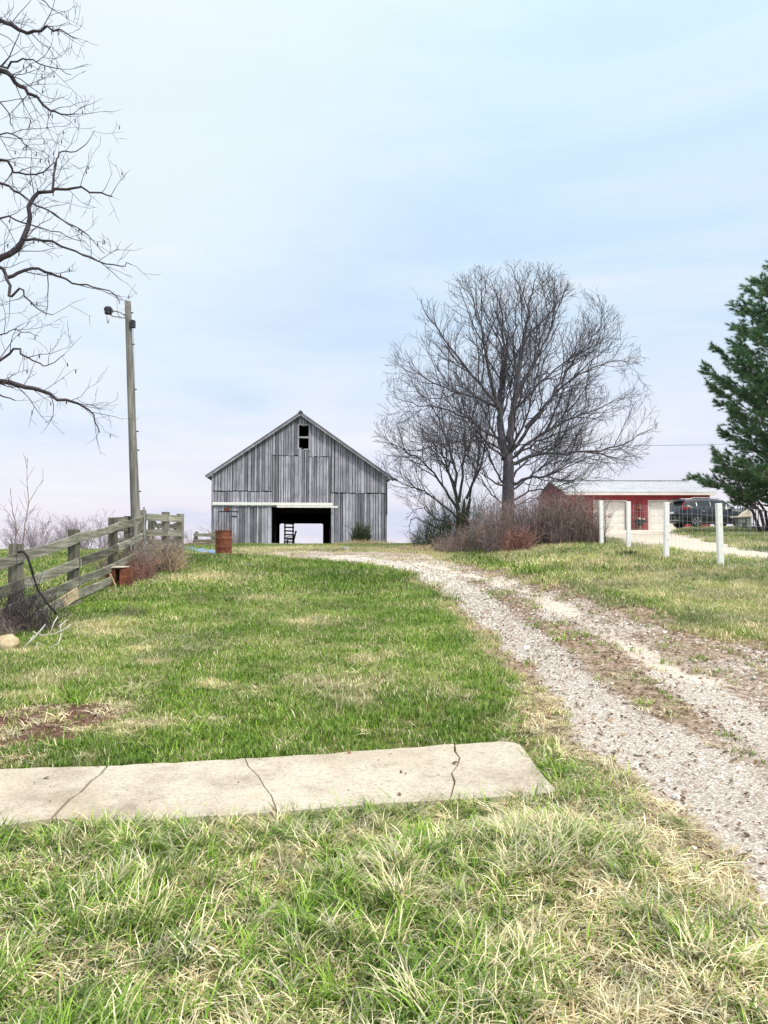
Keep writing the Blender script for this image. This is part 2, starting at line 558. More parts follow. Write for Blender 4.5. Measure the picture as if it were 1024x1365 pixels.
gx = axis_vals([(-900, -120, 8), (-120, -40, 14), (-40, -14, 30), (-14, -5, 60), (-5, 9, 190), (9, 20, 70), (20, 60, 50), (60, 150, 14), (150, 900, 8)])
gy = axis_vals([(-25, 1, 12), (1, 12, 160), (12, 30, 150), (30, 60, 100), (60, 130, 50), (130, 1500, 24)])
GX, GY = np.meshgrid(gx, gy)
GZ = H(GX, GY)
dl = seg_dist(GX, GY, TRACK_L); drr = seg_dist(GX, GY, TRACK_R); dr2 = seg_dist(GX, GY, TRACK_R2)


def masks(x, y):
    """gravel, soil, dry, sand fractions at world positions"""
    wob = (fbm(x, y, .8, 2) - .5) * .5
    dd = sdf(x, y, DRIVE) + wob * .8
    tl = seg_dist(x, y, TRACK_L); tr = seg_dist(x, y, TRACK_R); t2 = seg_dist(x, y, TRACK_R2)
    nr = sstep(24, 8, y)
    inn = sstep(.12, -.18, dd)
    gl = sstep(.9, .3, tl + wob * .7); g2 = sstep(.5, .2, t2 + wob * .6)
    grav = inn * np.maximum.reduce([gl, g2 * .85, .50 + (fbm(x, y, .7, 5) - .5) * .9])
    grav = grav * (1 - .72 * sstep(.40, .0, seg_dist(x, y, LEAFY) + wob) * sstep(16, 8, y))
    grav = np.maximum(grav, inn * sstep(30, 34, y) * .8)
    sand = inn * sstep(.42, .05, tr + wob * 1.0) * (.52 + .5 * (fbm(x, y, .8, 7) - .3))
    sand = np.maximum(sand, sstep(.6, -.6, sdf(x, y, BACKROAD)) * .80)
    by = sstep(.8, -1.0, sdf(x, y, BARNYARD) + wob * 2)
    sand = np.maximum(sand, by * .72 * (fbm(x, y, 2.5, 3)))
    band = sstep(.45, .1, np.abs(dd - .05))
    soil = np.maximum(inn, .8 * band * (y < 22))
    dsx = np.minimum(sdf(x, y, DIRT), sdf(x, y, DIRT2)) + wob * .5
    soil = np.maximum(soil, sstep(.2, -.2, dsx))
    dry = .38 + (fbm(x, y, 1.6, 6) - .5) * .7 + (fbm(x, y, .28, 0) - .5) * .9
    right = sstep(.2, 1.2, sdf(x, y, DRIVE)) * (x > .16 * y)
    dry = dry + .32 * right + .25 * right * sstep(1.6, .2, sdf(x, y, DRIVE)) * (y < 13)
    dry = dry + .10 * sstep(4.4, 3.6, y) * sstep(-2.5, .5, x)
    lawn = (x < .14 * y + .6) & (y > 4.8)
    dry = dry - .12 * lawn * sstep(-.5, .3, x / y + .25)
    for (cx, cy), r in DRYSPOTS:
        dry = np.maximum(dry, .95 * np.exp(-(((x - cx) / (r * 1.4)) ** 2 + ((y - cy) / r) ** 2)) + (fbm(x, y, .3, 3) - .5) * .3)
    dry = np.maximum(dry, .95 * sstep(.25, -.25, sdf(x, y, STRAW_R) + wob))
    dry = np.maximum(dry, band * .75 * (y < 25))
    dry = np.maximum(dry, by * .95)
    return np.clip(grav, 0, 1), np.clip(soil, 0, 1), np.clip(dry, 0, 1), np.clip(sand, 0, 1)


mg, ms, md, msd = masks(GX, GY)
GZ = GZ + (fbm(GX, GY, .12, 2) - .5) * .02 * (GY < 30) * (ms > .3)
ny, nx = GX.shape
verts = np.stack([GX.ravel(), GY.ravel(), GZ.ravel()], 1)
idx = np.arange(nx * ny).reshape(ny, nx)
faces = np.stack([idx[:-1, :-1].ravel(), idx[:-1, 1:].ravel(), idx[1:, 1:].ravel(), idx[1:, :-1].ravel()], 1)
mdk = sstep(.4, -.1, np.minimum(sdf(GX, GY, DIRT), sdf(GX, GY, DIRT2)))
fcx = verts[faces].mean(1)
fd = sdf(fcx[:, 0], fcx[:, 1], DRIVE) < 0; fb = sdf(fcx[:, 0], fcx[:, 1], BACKROAD) < 0


def sheet(name, sel):
    fsel = faces[sel]; used, inv = np.unique(fsel.ravel(), return_inverse=True)
    me = bpy.data.meshes.new(name)
    me.vertices.add(len(used)); me.vertices.foreach_set('co', verts[used].ravel())
    me.loops.add(fsel.size); me.loops.foreach_set('vertex_index', inv.ravel().astype(np.int32))
    me.polygons.add(len(fsel)); me.polygons.foreach_set('loop_start', np.arange(0, fsel.size, 4))
    me.polygons.foreach_set('use_smooth', np.ones(len(fsel), bool))
    me.update(calc_edges=True)
    for nm, chans in (('mask', (mg, ms, md)), ('mask_b', (msd, mdk, msd * 0))):
        ca = me.color_attributes.new(nm, 'FLOAT_COLOR', 'POINT')
        arr = np.ones((len(used), 4), np.float32)
        for k in range(3): arr[:, k] = chans[k].ravel()[used]
        ca.data.foreach_set('color', arr.ravel())
    me.materials.append(M['ground'])
    o = bpy.data.objects.new(name, me); COL.objects.link(o); tag(o, kind='structure')


sheet('ground', ~(fd | fb)); sheet('gravel_drive', fd); sheet('garage_road', fb & ~fd)


# ------------------------------------------------------------------ SIDEWALK SLABS
def slab():
    bm = bmesh.new()
    c1 = [(143, 1021), (134, 1032), (121, 1041), (108, 1055), (92, 1066), (80, 1079), (68, 1091)]
    c2 = [(327, 1011), (331, 1022), (345, 1034), (352, 1048), (362, 1060), (370, 1082)]
    c3 = [(606, 992), (607, 1001), (613, 1010), (609, 1020), (602, 1030), (606, 1042), (600, 1066)]
    def off(c, d): return [(x + d, y) for x, y in c]
    pieces = [
        [(-300, 1036), (-100, 1029), (30, 1024)] + off(c1, -2) + [(0, 1101), (-150, 1112), (-300, 1124)],
        off(c1, 2)[::1][:1] + [(200, 1018), (262, 1015)] + off(c2, -.8) + [(280, 1088), (180, 1094)] + off(c1, 2)[:0:-1],
        off(c2, .8)[:1] + [(430, 1005), (520, 998)] + off(c3, -1.0) + [(520, 1070), (440, 1076)] + off(c2, .8)[:0:-1],
        off(c3, 1.2)[:1] + [(640, 990), (668, 988), (686, 990), (694, 993), (712, 1018), (728, 1038), (742, 1054), (700, 1060)] + off(c3, 1.2)[:0:-1],
    ]
    for k, pc in enumerate(pieces):
        # densify with jitter for broken edges
        pts = []
        for (a, b), (c, d) in zip(pc, pc[1:] + pc[:1]):
            L = math.hypot(c - a, d - b); n = max(1, int(L / 14))
            for i in range(n):
                t = i / n
                pts.append((a + (c - a) * t + random.uniform(-.6, .6), b + (d - b) * t + random.uniform(-.7, .7)))
        lift = [.050, .044, .052, .040][k]
        w = [ground(*p, lift) for p in pts]
        top = [bm.verts.new((p.x, p.y, float(H0(p.x, p.y)) + lift)) for p in w]
        bot = [bm.verts.new((p.x, p.y, float(H0(p.x, p.y)) - .09)) for p in w]
        n = len(w)
        f = bm.faces.new(top)
        for i in range(n): bm.faces.new((top[i], bot[i], bot[(i + 1) % n], top[(i + 1) % n]))
    bmesh.ops.recalc_face_normals(bm, faces=bm.faces)
    bmesh.ops.triangulate(bm, faces=[f for f in bm.faces if len(f.verts) > 4])
    me = bpy.data.meshes.new('path'); bm.to_mesh(me); bm.free(); me.materials.append(M['concrete'])
    o = bpy.data.objects.new('path', me); COL.objects.link(o)
    b = o.modifiers.new('bevel', 'BEVEL'); b.width = .012; b.segments = 2; b.limit_method = 'ANGLE'; b.angle_limit = 1.0
    tag(o, kind='structure')


slab()


# ------------------------------------------------------------------ SCATTER (grass, leaves, chips)
def blade_mesh(name, n, hmin, hmax, wid, spread, bend, mat, seg=4, lie=0.0, comb=False):
    mb = MB(); rr = random.Random(hash(name) % 1000 + n)
    rr = random.Random(len(name) * 131 + n + int(hmax * 1000))
    vs = []; fs = []; tn = []
    d0 = rr.random() * 2 * PI
    for _ in range(n):
        a = rr.random() * 2 * PI; r = spread * math.sqrt(rr.random())
        x, y = r * math.cos(a), r * math.sin(a)
        h = rr.uniform(hmin, hmax); w = wid * rr.uniform(.6, 1.25)
        d = d0 + rr.gauss(0, 1.5) if comb else rr.random() * 2 * PI; lean = rr.uniform(.1, .5) + lie; bd = bend * rr.uniform(.3, 1.3)
        dx, dy = math.cos(d), math.sin(d)
        tw = rr.uniform(-.9, .9)
        px, py = math.cos(d + PI / 2 + tw), math.sin(d + PI / 2 + tw)
        ang = lean; cx, cy, cz = x, y, -.01
        b = len(vs); t = (rr.random(), rr.random() ** 1.2, 0)
        for i in range(seg + 1):
            ww = w * (1 - (i / seg) ** 1.6) * .5 + .0002
            vs += [(cx + px * ww, cy + py * ww, cz), (cx - px * ww, cy - py * ww, cz)]
            tn += [t, t]
            L = h / seg
            cx += dx * math.sin(ang) * L; cy += dy * math.sin(ang) * L; cz += math.cos(ang) * L
            if cz < .004: cz = .004 + rr.random() * .006
            ang = min(ang + bd / seg, 2.2)
            if i < seg: fs.append((b + 2 * i, b + 2 * i + 1, b + 2 * i + 3, b + 2 * i + 2))
    mb.v = vs; mb.f = fs; mb.tone = tn
    me = mb.mesh(name); me.materials.append(mat)
    return me


def hidden_collection(name, meshes):
    c = bpy.data.collections.new(name)
    for k, me in enumerate(meshes):
        o = bpy.data.objects.new(f'{name}_{k:02d}', me); c.objects.link(o)
    return c


def scatter(name, coll, nvar, P, rot, scl, dry, bright, label, cat):
    n = len(P)
    me = bpy.data.meshes.new(name); me.vertices.add(n); me.vertices.foreach_set('co', np.asarray(P, np.float32).ravel())
    for nm, typ, arr, key in (('rot', 'FLOAT_VECTOR', rot, 'vector'), ('scl', 'FLOAT', scl, 'value'), ('idx', 'INT', RNG.integers(0, nvar, n), 'value'),
                              ('dry', 'FLOAT', dry, 'value'), ('bright', 'FLOAT', bright, 'value')):
        a = me.attributes.new(nm, typ, 'POINT')
        a.data.foreach_set(key, np.asarray(arr, np.int32 if typ == 'INT' else np.float32).ravel())
    o = bpy.data.objects.new(name, me); COL.objects.link(o)
    ng = bpy.data.node_groups.new(name, 'GeometryNodeTree')
    ng.interface.new_socket('Geometry', in_out='INPUT', socket_type='NodeSocketGeometry')
    ng.interface.new_socket('Geometry', in_out='OUTPUT', socket_type='NodeSocketGeometry')
    gi = ng.nodes.new('NodeGroupInput'); go = ng.nodes.new('NodeGroupOutput')
    ip = ng.nodes.new('GeometryNodeInstanceOnPoints'); ci = ng.nodes.new('GeometryNodeCollectionInfo')
    ci.inputs['Collection'].default_value = coll
    ci.inputs['Separate Children'].default_value = True; ci.inputs['Reset Children'].default_value = True
    ip.inputs['Pick Instance'].default_value = True
    def na(nm, t):
        x = ng.nodes.new('GeometryNodeInputNamedAttribute'); x.data_type = t; x.inputs[0].default_value = nm
        return x.outputs[0]
    L = ng.links.new
    L(gi.outputs[0], ip.inputs['Points']); L(ci.outputs[0], ip.inputs['Instance'])
    L(na('idx', 'INT'), ip.inputs['Instance Index']); L(na('rot', 'FLOAT_VECTOR'), ip.inputs['Rotation'])
    L(na('scl', 'FLOAT'), ip.inputs['Scale']); L(ip.outputs[0], go.inputs[0])
    md_ = o.modifiers.new('scatter', 'NODES'); md_.node_group = ng
    return tag(o, label, cat, kind='stuff')


def sample(y0, y1, dens, falloff=0.0):
    """uniform points over the visible wedge with margin"""
    n = int(dens * ((.60 * (y1 ** 2 - y0 ** 2)) + 2.4 * (y1 - y0)))
    w = RNG.random(n)
    ys = np.sqrt(y0 ** 2 + w * (y1 ** 2 - y0 ** 2))
    xs = (RNG.random(n) * 2 - 1) * (.60 * ys + 1.2)
    return xs, ys


def rots(n, tilt):
    return np.stack([(RNG.random(n) - .5) * tilt, (RNG.random(n) - .5) * tilt, RNG.random(n) * 2 * PI], 1)


def pts3(x, y, dz=0):
    return np.stack([x, y, H(x, y) + dz], 1)


NOGRASS = []


def keep_grass(x, y, slabmargin):
    gr, so, dy, sa = masks(x, y)
    dens = 1 - np.clip(np.maximum(gr * 1.4, sa * 1.3), 0, 1)
    dirt = sstep(.35, .9, so + (fbm(x, y, .5, 2) - .5) * .8)
    dens = dens * (1 - .93 * dirt)
    dens = dens * (sdf(x, y, SLABP) > slabmargin + .10 * (x > .95))
    dens = dens * ~inside(x, y, BARN_FOOT) * ~inside(x, y, GARAGE_FOOT)
    return RNG.random(len(x)) < dens, dy, dirt


# barn frame needed by the scatter too
BR = math.radians(6.0)
BC = at(400, 725, 50.0)                       # front centre at eye level
Bx = Vector((math.cos(BR), math.sin(BR), 0)); By = Vector((-math.sin(BR), math.cos(BR), 0))
BARN_FOOT = np.array([[(BC + Bx * a + By * b).x, (BC + Bx * a + By * b).y] for a, b in ((-5.85, -.1), (5.85, -.1), (5.85, 18), (-5.85, 18))])
GY0 = 52.5
GX0, GX1 = at(753, 700, GY0).x, at(947, 700, GY0).x
GARAGE_FOOT = np.array([[GX0, GY0], [GX1, GY0], [GX1, GY0 + 8.6], [GX0, GY0 + 8.6]])

lawn_c = hidden_collection('lawn_tuft', [blade_mesh(f'lawn_tuft{k}', 30, .03, .08, .0055, .075, 1.1, M['blade'], 3) for k in range(6)])
long_c = hidden_collection('long_tuft', [blade_mesh(f'long_tuft{k}', 40, .10, .25, .0082, .06, 2.2, M['blade'], 6, .1, True) for k in range(5)])
mid_c = hidden_collection('mid_tuft', [blade_mesh(f'mid_tuft{k}', 28, .05, .14, .0072, .06, 1.6, M['blade'], 5, .2, True) for k in range(5)])
thatch_c = hidden_collection('thatch', [blade_mesh(f'thatch{k}', 20, .08, .20, .0060, .10, .8, M['blade'], 4, 1.15) for k in range(5)])
far_c = hidden_collection('far_tuft', [blade_mesh(f'far_tuft{k}', 70, .04, .11, .011, .26, 1.2, M['blade'], 3) for k in range(5)])

# near rough grass in front of the walk
x, y = sample(1.5, 4.75, 230)
k, dy, di = keep_grass(x, y, .05); x, y, dy = x[k], y[k], dy[k]
clump = fbm(x, y, .45, 3)
k = RNG.random(len(x)) < np.clip((clump - .36) * 3.2, .05, 1) * (1 - .75 * sstep(.3, -.3, sdf(x, y, STRAW_R)))
x, y, dy, clump = x[k], y[k], dy[k], clump[k]
scatter('long_grass', long_c, 5, pts3(x, y), rots(len(x), .5), (.40 + .60 * clump + .15 * RNG.random(len(x))) * np.where((x > .25) & (y > 3.6), .42 + .58 * sstep(.1, .8, sdf(x, y, SLABP)), 1) * np.where(y > 3.9, .78 + .22 * sstep(.1, .7, sdf(x, y, SLABP)), 1), dy - .11 + .9 * (RNG.random(len(x)) - .5), RNG.random(len(x)), 'long tangled green and straw grass in the foreground', 'grass')
x, y = sample(1.5, 5.0, 290)
k, dy, di = keep_grass(x, y, .03); x, y, dy = x[k], y[k], dy[k]
scatter('rough_grass', mid_c, 5, pts3(x, y), rots(len(x), .5), .6 + .6 * RNG.random(len(x)), dy - .16 + .9 * (RNG.random(len(x)) - .5), RNG.random(len(x)), 'short rough grass below the concrete walk', 'grass')
x, y = sample(1.5, 7.5, 210)
k, dy, di = keep_grass(x, y, .06)
k = (RNG.random(len(x)) < .25 + .75 * dy) & (sdf(x, y, SLABP) > .08) & (RNG.random(len(x)) < np.where(y > 4.9, dy * 1.1 - .15, 1)) & (masks(x, y)[0] < .5)
x, y, dy = x[k], y[k], dy[k]
scatter('dry_thatch', thatch_c, 5, pts3(x, y, .01), rots(len(x), .35), .7 + .6 * RNG.random(len(x)), np.clip(dy + .55, 0, 1.2), RNG.random(len(x)), 'flattened dry straw lying among the near grass', 'straw')
# fringe leaning over the front edge of the walk
x, y = sample(3.4, 5.2, 1500)
s_ = sdf(x, y, SLABP); fr = (s_ > .0) & (s_ < .09) & ((y < 4.55) | (x > .9)) & (RNG.random(len(x)) < .25 + .9 * fbm(x, y, .3, 6))
x, y = x[fr], y[fr]; dy = masks(x, y)[2]
scatter('edge_grass', mid_c, 5, pts3(x, y, .01), rots(len(x), .9), .6 + .8 * RNG.random(len(x)), dy + .9 * (RNG.random(len(x)) - .5), RNG.random(len(x)), 'grass fringe hanging over the front edge of the concrete walk', 'grass')
# low broad-leaved weeds among the grass
def rosette(k):
    mb = MB(); rr = random.Random(k + 90)
    for j in range(rr.randint(6, 9)):
        a = j * 2.4 + rr.random() * .5; L = rr.uniform(.035, .075); w = L * rr.uniform(.28, .42); d = Vector((math.cos(a), math.sin(a), 0)); s_ = Vector((-d.y, d.x, 0)); vs = []; up = rr.uniform(.25, .8)
        for i in range(5):
            u = i / 4; c = d * L * u + Vector((0, 0, .01 + L * up * (u - .75 * u * u))); ww = w * math.sin(PI * (.06 + .9 * u)) * .5
            vs += [c - s_ * ww + Vector((0, 0, ww * .5)), c, c + s_ * ww + Vector((0, 0, ww * .5))]
        mb.add(vs, [(3 * i + q, 3 * i + q + 1, 3 * i + q + 4, 3 * i + q + 3) for i in range(4) for q in (0, 1)], (.2 + .8 * rr.random(), rr.random(), 0))
    me = mb.mesh(f'rosette{k}'); me.materials.append(M['blade']); return me


ros_c = hidden_collection('rosette', [rosette(k) for k in range(6)])
x, y = sample(1.6, 12, 9)
k, dy, di = keep_grass(x, y, .08); x, y = x[k], y[k]
scatter('broadleaf_weeds', ros_c, 6, pts3(x, y, .02), rots(len(x), .8), .3 + .3 * RNG.random(len(x)), .12 + 0 * x, .5 * RNG.random(len(x)), 'small broad-leaved weeds scattered through the grass', 'weeds')
# lawn between the walk and the barn
x, y = sample(4.6, 14, 330)
k, dy, di = keep_grass(x, y, .02)
x, y, dy = x[k], y[k], dy[k]
tall = np.clip((fbm(x, y, .5, 5) - .35) * 2, 0, 1)
scatter('lawn_grass', lawn_c, 6, pts3(x, y), rots(len(x), .4), .75 + .7 * tall + .03 * y, dy - .13 + .6 * (RNG.random(len(x)) - .5), np.clip(fbm(x, y, .9, 4) * 1.2 + .0 + .3 * (RNG.random(len(x)) - .5), 0, 1), 'short green lawn grass between the walk and the fence', 'grass')
x, y = sample(4.8, 16, 14)
k, dy, di = keep_grass(x, y, .08)
k &= (RNG.random(len(x)) < fbm(x, y, 1.2, 2) ** 2 * 1.6)
x, y, dy = x[k], y[k], dy[k]
scatter('lawn_tussocks', mid_c, 5, pts3(x, y), rots(len(x), .5), .9 + .7 * RNG.random(len(x)), dy + .1 + .5 * (RNG.random(len(x)) - .5), RNG.random(len(x)), 'taller tussocks standing in the lawn', 'grass')
x, y = sample(13, 52, 26)
k, dy, di = keep_grass(x, y, .02)
x, y, dy = x[k], y[k], dy[k]
scatter('far_grass', far_c, 5, pts3(x, y), rots(len(x), .3), .8 + .5 * RNG.random(len(x)) + .008 * y, dy - .12 + .5 * (RNG.random(len(x)) - .5), np.clip(fbm(x, y, 2.2, 4) * 1.6 - .3, 0, 1), 'grass of the rising lawn and field near the barn', 'grass')

# dead leaves and chips
def leaf_mesh(k):
    mb = MB(); rr = random.Random(k)
    L = rr.uniform(.011, .032); W = L * rr.uniform(.3, .6); c = rr.uniform(.2, .8)
    vs = []; fs = []
    for i in range(5):
        t = i / 4; w = W * math.sin(PI * (.08 + .84 * t)); z = c * L * (t - .5) ** 2
        vs += [(L * (t - .5), -w / 2, z + w * .3), (L * (t - .5), 0, z), (L * (t - .5), w / 2, z + w * .25 * rr.random())]
        if i < 4:
            for j in (0, 1): fs.append((3 * i + j, 3 * i + j + 1, 3 * i + j + 4, 3 * i + j + 3))
    mb.add(vs, fs, (rr.random(), rr.random(), 0))
    me = mb.mesh(f'leaf{k}'); me.materials.append(M['leaf']); return me


def pebble_mesh(k):
    mb = MB(); rr = random.Random(k + 50)
    mb.blob((0, 0, .25), (1, rr.uniform(.6, .9), rr.uniform(.35, .6)), k * 1.7, 1, (rr.random(), rr.random(), 0))
    me = mb.mesh(f'pebble{k}'); me.materials.append(M['pebble']); return me


leaf_c = hidden_collection('leaf', [leaf_mesh(k) for k in range(10)])
peb_c = hidden_collection('pebble', [pebble_mesh(k) for k in range(10)])
x, y = sample(2.5, 24, 560)
gr, so, dy, sa = masks(x, y)
dd = sdf(x, y, DRIVE)
lf = np.exp(-(seg_dist(x, y, LEAFY) / .35) ** 2)
pr = .34 * (gr > .3) + so * .55 * (fbm(x, y, .5, 1)) + .8 * lf + .85 * sstep(.5, 0, np.abs(dd)) + .004
pr = pr * (1 - .45 * (gr > .75)) * (1 - .8 * (sa > .6)) * sstep(26, 12, y) * (sdf(x, y, SLABP) > 0) * (x > -3) + .012 * (y < 5) + .012 * (sdf(x, y, SLABP) < 0)
k = RNG.random(len(x)) < pr; x, y = x[k], y[k]
scatter('fallen_leaves', leaf_c, 10, pts3(x, y, .008) + np.stack([x * 0, x * 0, .10 * (sdf(x, y, SLABP) < -.03)], 1), rots(len(x), 1.2), .7 + .9 * RNG.random(len(x)), RNG.random(len(x)), RNG.random(len(x)), 'brown fallen leaves and litter strewn over the drive', 'leaves')
x, y = sample(2.5, 26, 420)
k = sdf(x, y, DRIVE) < .25; x, y = x[k], y[k]
gr, so, dy, sa = masks(x, y)
k = RNG.random(len(x)) < np.clip(gr * 1.1 - .2, .03, 1) * sstep(30, 10, y); x, y = x[k], y[k]
sz = .005 + .010 * RNG.random(len(x)) ** 3 + .0006 * y
big = RNG.random(len(x)) < .006
sz = np.where(big, .022 + .03 * RNG.random(len(x)), sz)
scatter('gravel', peb_c, 10, pts3(x, y, -.002), rots(len(x), .7), sz, .4 + .6 * RNG.random(len(x)), RNG.random(len(x)), 'pale limestone chips in the wheel tracks of the drive', 'gravel')

# ------------------------------------------------------------------ BARN
def barn():
    base = empty('barn', (BC.x, BC.y, EYE), 'weathered grey board barn with steep gable and open drive-through doorway', 'barn', rz=BR)
    HW = 5.85; RZ = 8.95; SL = .70; DEP = 18.0; BOT = -.75
    def roofz(x): return RZ - abs(x) * SL - .12
    rr = random.Random(3)
    DX0, DX1, DT = -1.88, 2.08, 2.45
    def boards(mb, x0, x1, segs, y0, th=.025, gapp=.012, wmin=.14, wmax=.25):
        x = x0
        while x < x1 - .01:
            w = min(rr.uniform(wmin, wmax), x1 - x)
            if x1 - x - w < .08: w = x1 - x
            for z0, z1 in segs(x + w / 2):
                a = z0 + rr.uniform(-.03, .03); 
                zl = z1 if z1 is not None else roofz(x + gapp / 2); zr = z1 if z1 is not None else roofz(x + w - gapp / 2)
                if z1 is not None:
                    j = rr.uniform(-.02, .02); zl += j; zr += j
                if z1 is None: 
                    pass
                g_ = gapp * rr.uniform(1.5, 4.0)
                if rr.random() < .05: g_ += .03
                yy = y0 + rr.uniform(-.012, .012); sk = rr.uniform(-.006, .006)
                t = (rr.random(), rr.random(), 0)
                if rr.random() < .14: t = (.0, t[1], 0)
                mb.prism([(x + g_ / 2, a), (x + w - g_ / 2, a), (x + w - g_ / 2 + sk, zr), (x + g_ / 2 + sk, zl)], yy, yy + th, t)
            x += w
    f = MB()
    boards(f, -HW, DX0, lambda x: [(BOT, 2.45), (2.47, 3.5), (3.56, None)], 0)
    boards(f, DX0, -.14, lambda x: [(DT, 5.95), (6.0, None)], 0)
    boards(f, -.14, .58, lambda x: [(DT, 6.42), (8.02, None)], 0)
    boards(f, .58, DX1, lambda x: [(DT, 5.9), (5.95, None)], 0)
    boards(f, DX1, HW, lambda x: [(BOT, 3.42), (3.48, None)], 0)
    f.build('front_wall', M['barn_wood'], base)
    # long battens that show in the joints
    b = MB()
    def fin(nm='frame_timber'):
        nonlocal b
        b.build(nm, M['dark_wood'], base); b = MB()
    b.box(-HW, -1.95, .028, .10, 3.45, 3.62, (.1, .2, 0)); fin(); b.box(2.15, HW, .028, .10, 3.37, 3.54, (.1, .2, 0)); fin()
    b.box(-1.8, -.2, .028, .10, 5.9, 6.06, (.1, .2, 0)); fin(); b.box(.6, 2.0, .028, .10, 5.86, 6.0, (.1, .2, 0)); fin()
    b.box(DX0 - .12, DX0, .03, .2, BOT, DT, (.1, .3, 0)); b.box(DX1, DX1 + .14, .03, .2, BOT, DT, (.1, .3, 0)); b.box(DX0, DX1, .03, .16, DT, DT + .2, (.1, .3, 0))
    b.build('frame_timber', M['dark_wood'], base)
    w = MB()
    w.box(-.2, -.1, -.03, .02, 6.4, 8.05, (.6, .2)); w.box(.55, .65, -.03, .02, 6.4, 8.05, (.4, .7)); w.box(-.2, .65, -.035, .02, 8.05, 8.14, (.5, .1))
    w.box(-.1, .55, -.01, .03, 7.18, 7.30, (.4, .1))
    w.box(-.1, .05, -.02, .02, 6.38, 6.52, (.5, .1)); w.box(.2, .55, -.02, .02, 6.36, 6.46, (.3, .1))
    w.build('window_frame', M['barn_wood'], base)
    # other walls
    for sx in (-1, 1):
        s = MB(); y = 0.05
        while y < DEP:
            wd = rr.uniform(.16, .26)
            xx = sx * HW
            s.box(min(xx, xx - sx * .03), max(xx, xx - sx * .03), y + .001, min(y + wd, DEP) - .001, BOT, roofz(HW), (rr.random(), rr.random(), 0))
            y += wd
        s.build('side_wall', M['barn_wood'], base)
    li = MB()
    for sx in (-1, 1): li.box(min(sx * (HW - .04), sx * (HW - .07)), max(sx * (HW - .04), sx * (HW - .07)), .2, DEP - .1, BOT, roofz(HW) - .05, (.3, .3))
    # back opening matches the photo : px 380-437, top 698
    bx0, bx1, bz = -2.0, 1.95, 1.86
    poly = [(-HW + .1, BOT), (bx0, BOT), (bx0, bz - .12), (bx0 + .14, bz), (bx1 - .1, bz), (bx1, bz - .1), (bx1, BOT), (HW - .1, BOT), (HW - .1, roofz(HW)), (0, roofz(0) - .02), (-HW + .1, roofz(HW))]
    li.prism(poly, DEP - .1, DEP - .06, (.3, .3, 0))
    # stall partitions and posts inside
    li.box(-2.4, -2.3, 1.2, DEP - .3, BOT, 2.6, (.3, .3)); li.box(2.5, 2.6, 1.2, DEP - .3, BOT, 2.6, (.3, .3))
    li.box(-HW + .1, HW - .1, 1.0, DEP - .3, 2.75, 2.85, (.2, .2))
    for yy in (1.1, 5, 9, 13): 
        for xx in (-2.35, 2.55): li.box(xx - .1, xx + .1, yy, yy + .2, BOT, 2.75, (.5, .5))
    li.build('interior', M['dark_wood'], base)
    bw = MB()
    x = -HW
    while x < HW - .01:
        wd = min(rr.uniform(.16, .25), HW - x)
        z0 = BOT if (x + wd < bx0 or x > bx1) else bz
        bw.prism([(x + .002, z0), (x + wd - .002, z0), (x + wd - .002, roofz(x + wd)), (x + .002, roofz(x))], DEP - .03, DEP, (rr.random(), rr.random(), 0)); x += wd
    bw.build('back_wall', M['barn_wood'], base)
    # roof sheets with overhang
    r = MB()
    for sx in (-1, 1):
        ex = HW + .42
        poly = [(0, RZ), (sx * ex, RZ - ex * SL), (sx * ex, RZ - ex * SL - .10), (0, RZ - .10)]
        if sx > 0: poly = poly[::-1]
        r.prism(poly, -.35, DEP + .3, (.5, .5, 0))
        k = 0
        yy = -.35
    r.prism([(-.16, RZ - .05), (0, RZ + .09), (.16, RZ - .05)], -.42, DEP + .32, (.5, .5, 0))
    ro = r.build('roof', M['barn_roof'], base)
    fb = MB()
    for sx in (-1, 1):
        ex = HW + .38
        a = Vector((0, -.30, RZ - .17)); c = Vector((sx * ex, -.30, RZ - .17 - ex * SL))
        fb.bar(a, c, .04, .14, (.4, .3, 0))
    # exposed rafter end and gutter scrap at the right eave
    fb.bar((HW - .1, -.2, 4.45), (HW + .45, -.2, 4.42), .10, .12, (.2, .2, 0)); fb.bar((-HW - .35, -.2, 4.52), (-HW + .1, -.2, 4.55), .1, .12, (.2, .2, 0))
    fb.build('rake_board', M['barn_wood'], ro)
    gt = MB(); gt.tube([(HW + .35, -.35, 4.34), (HW + .62, -.35, 4.42), (HW + .66, -.3, 4.30)], .07, 8)
    gt.tube([(HW + .04, -.06, 4.2), (HW + .05, -.07, 2.0)], .035, 6)
    gt.build('gutter_end', M['dark_metal'], ro)
    # corner boards
    cb = MB(); cb.box(-HW - .05, -HW + .05, -.035, -.005, BOT, 4.7, (.5, .2)); cb.build('corner_board', M['barn_wood'], base); cb = MB(); cb.box(HW - .05, HW + .05, -.035, -.005, BOT, 4.7, (.1, .6)); cb.box(HW + .001, HW + .06, 0.02, .16, BOT, 4.6, (.1, .6))
    cb.build('corner_board', M['barn_wood'], base)
    # sliding door
    d = MB()
    boards(d, -5.72, -1.92, lambda x: [(BOT + .3, 2.52)], -.13, .03, .01, .13, .22)
    do = d.build('sliding_door', M['barn_wood'], base)
    h = MB(); h.box(-5.42, -4.1, -.14, -.131, 2.13, 2.19, (.0, .1)); h.box(-5.44, -5.39, -.14, -.131, .2, 2.15, (.0, .1)); h.box(-4.55, -4.2, -.165, -.131, 1.82, 1.88, (.0, .1))
    h.build('hatch_outline', M['dark_metal'], do)
    p = MB(); p.box(-5.02, -4.72, -.17, -.132, 2.2, 2.44, (.5, .5)); p.build('rusty_hinge_plate', M['rust'], do)
    t = MB(); t.box(-5.80, 2.2, -.26, -.14, 2.58, 2.77, (.5, .5))
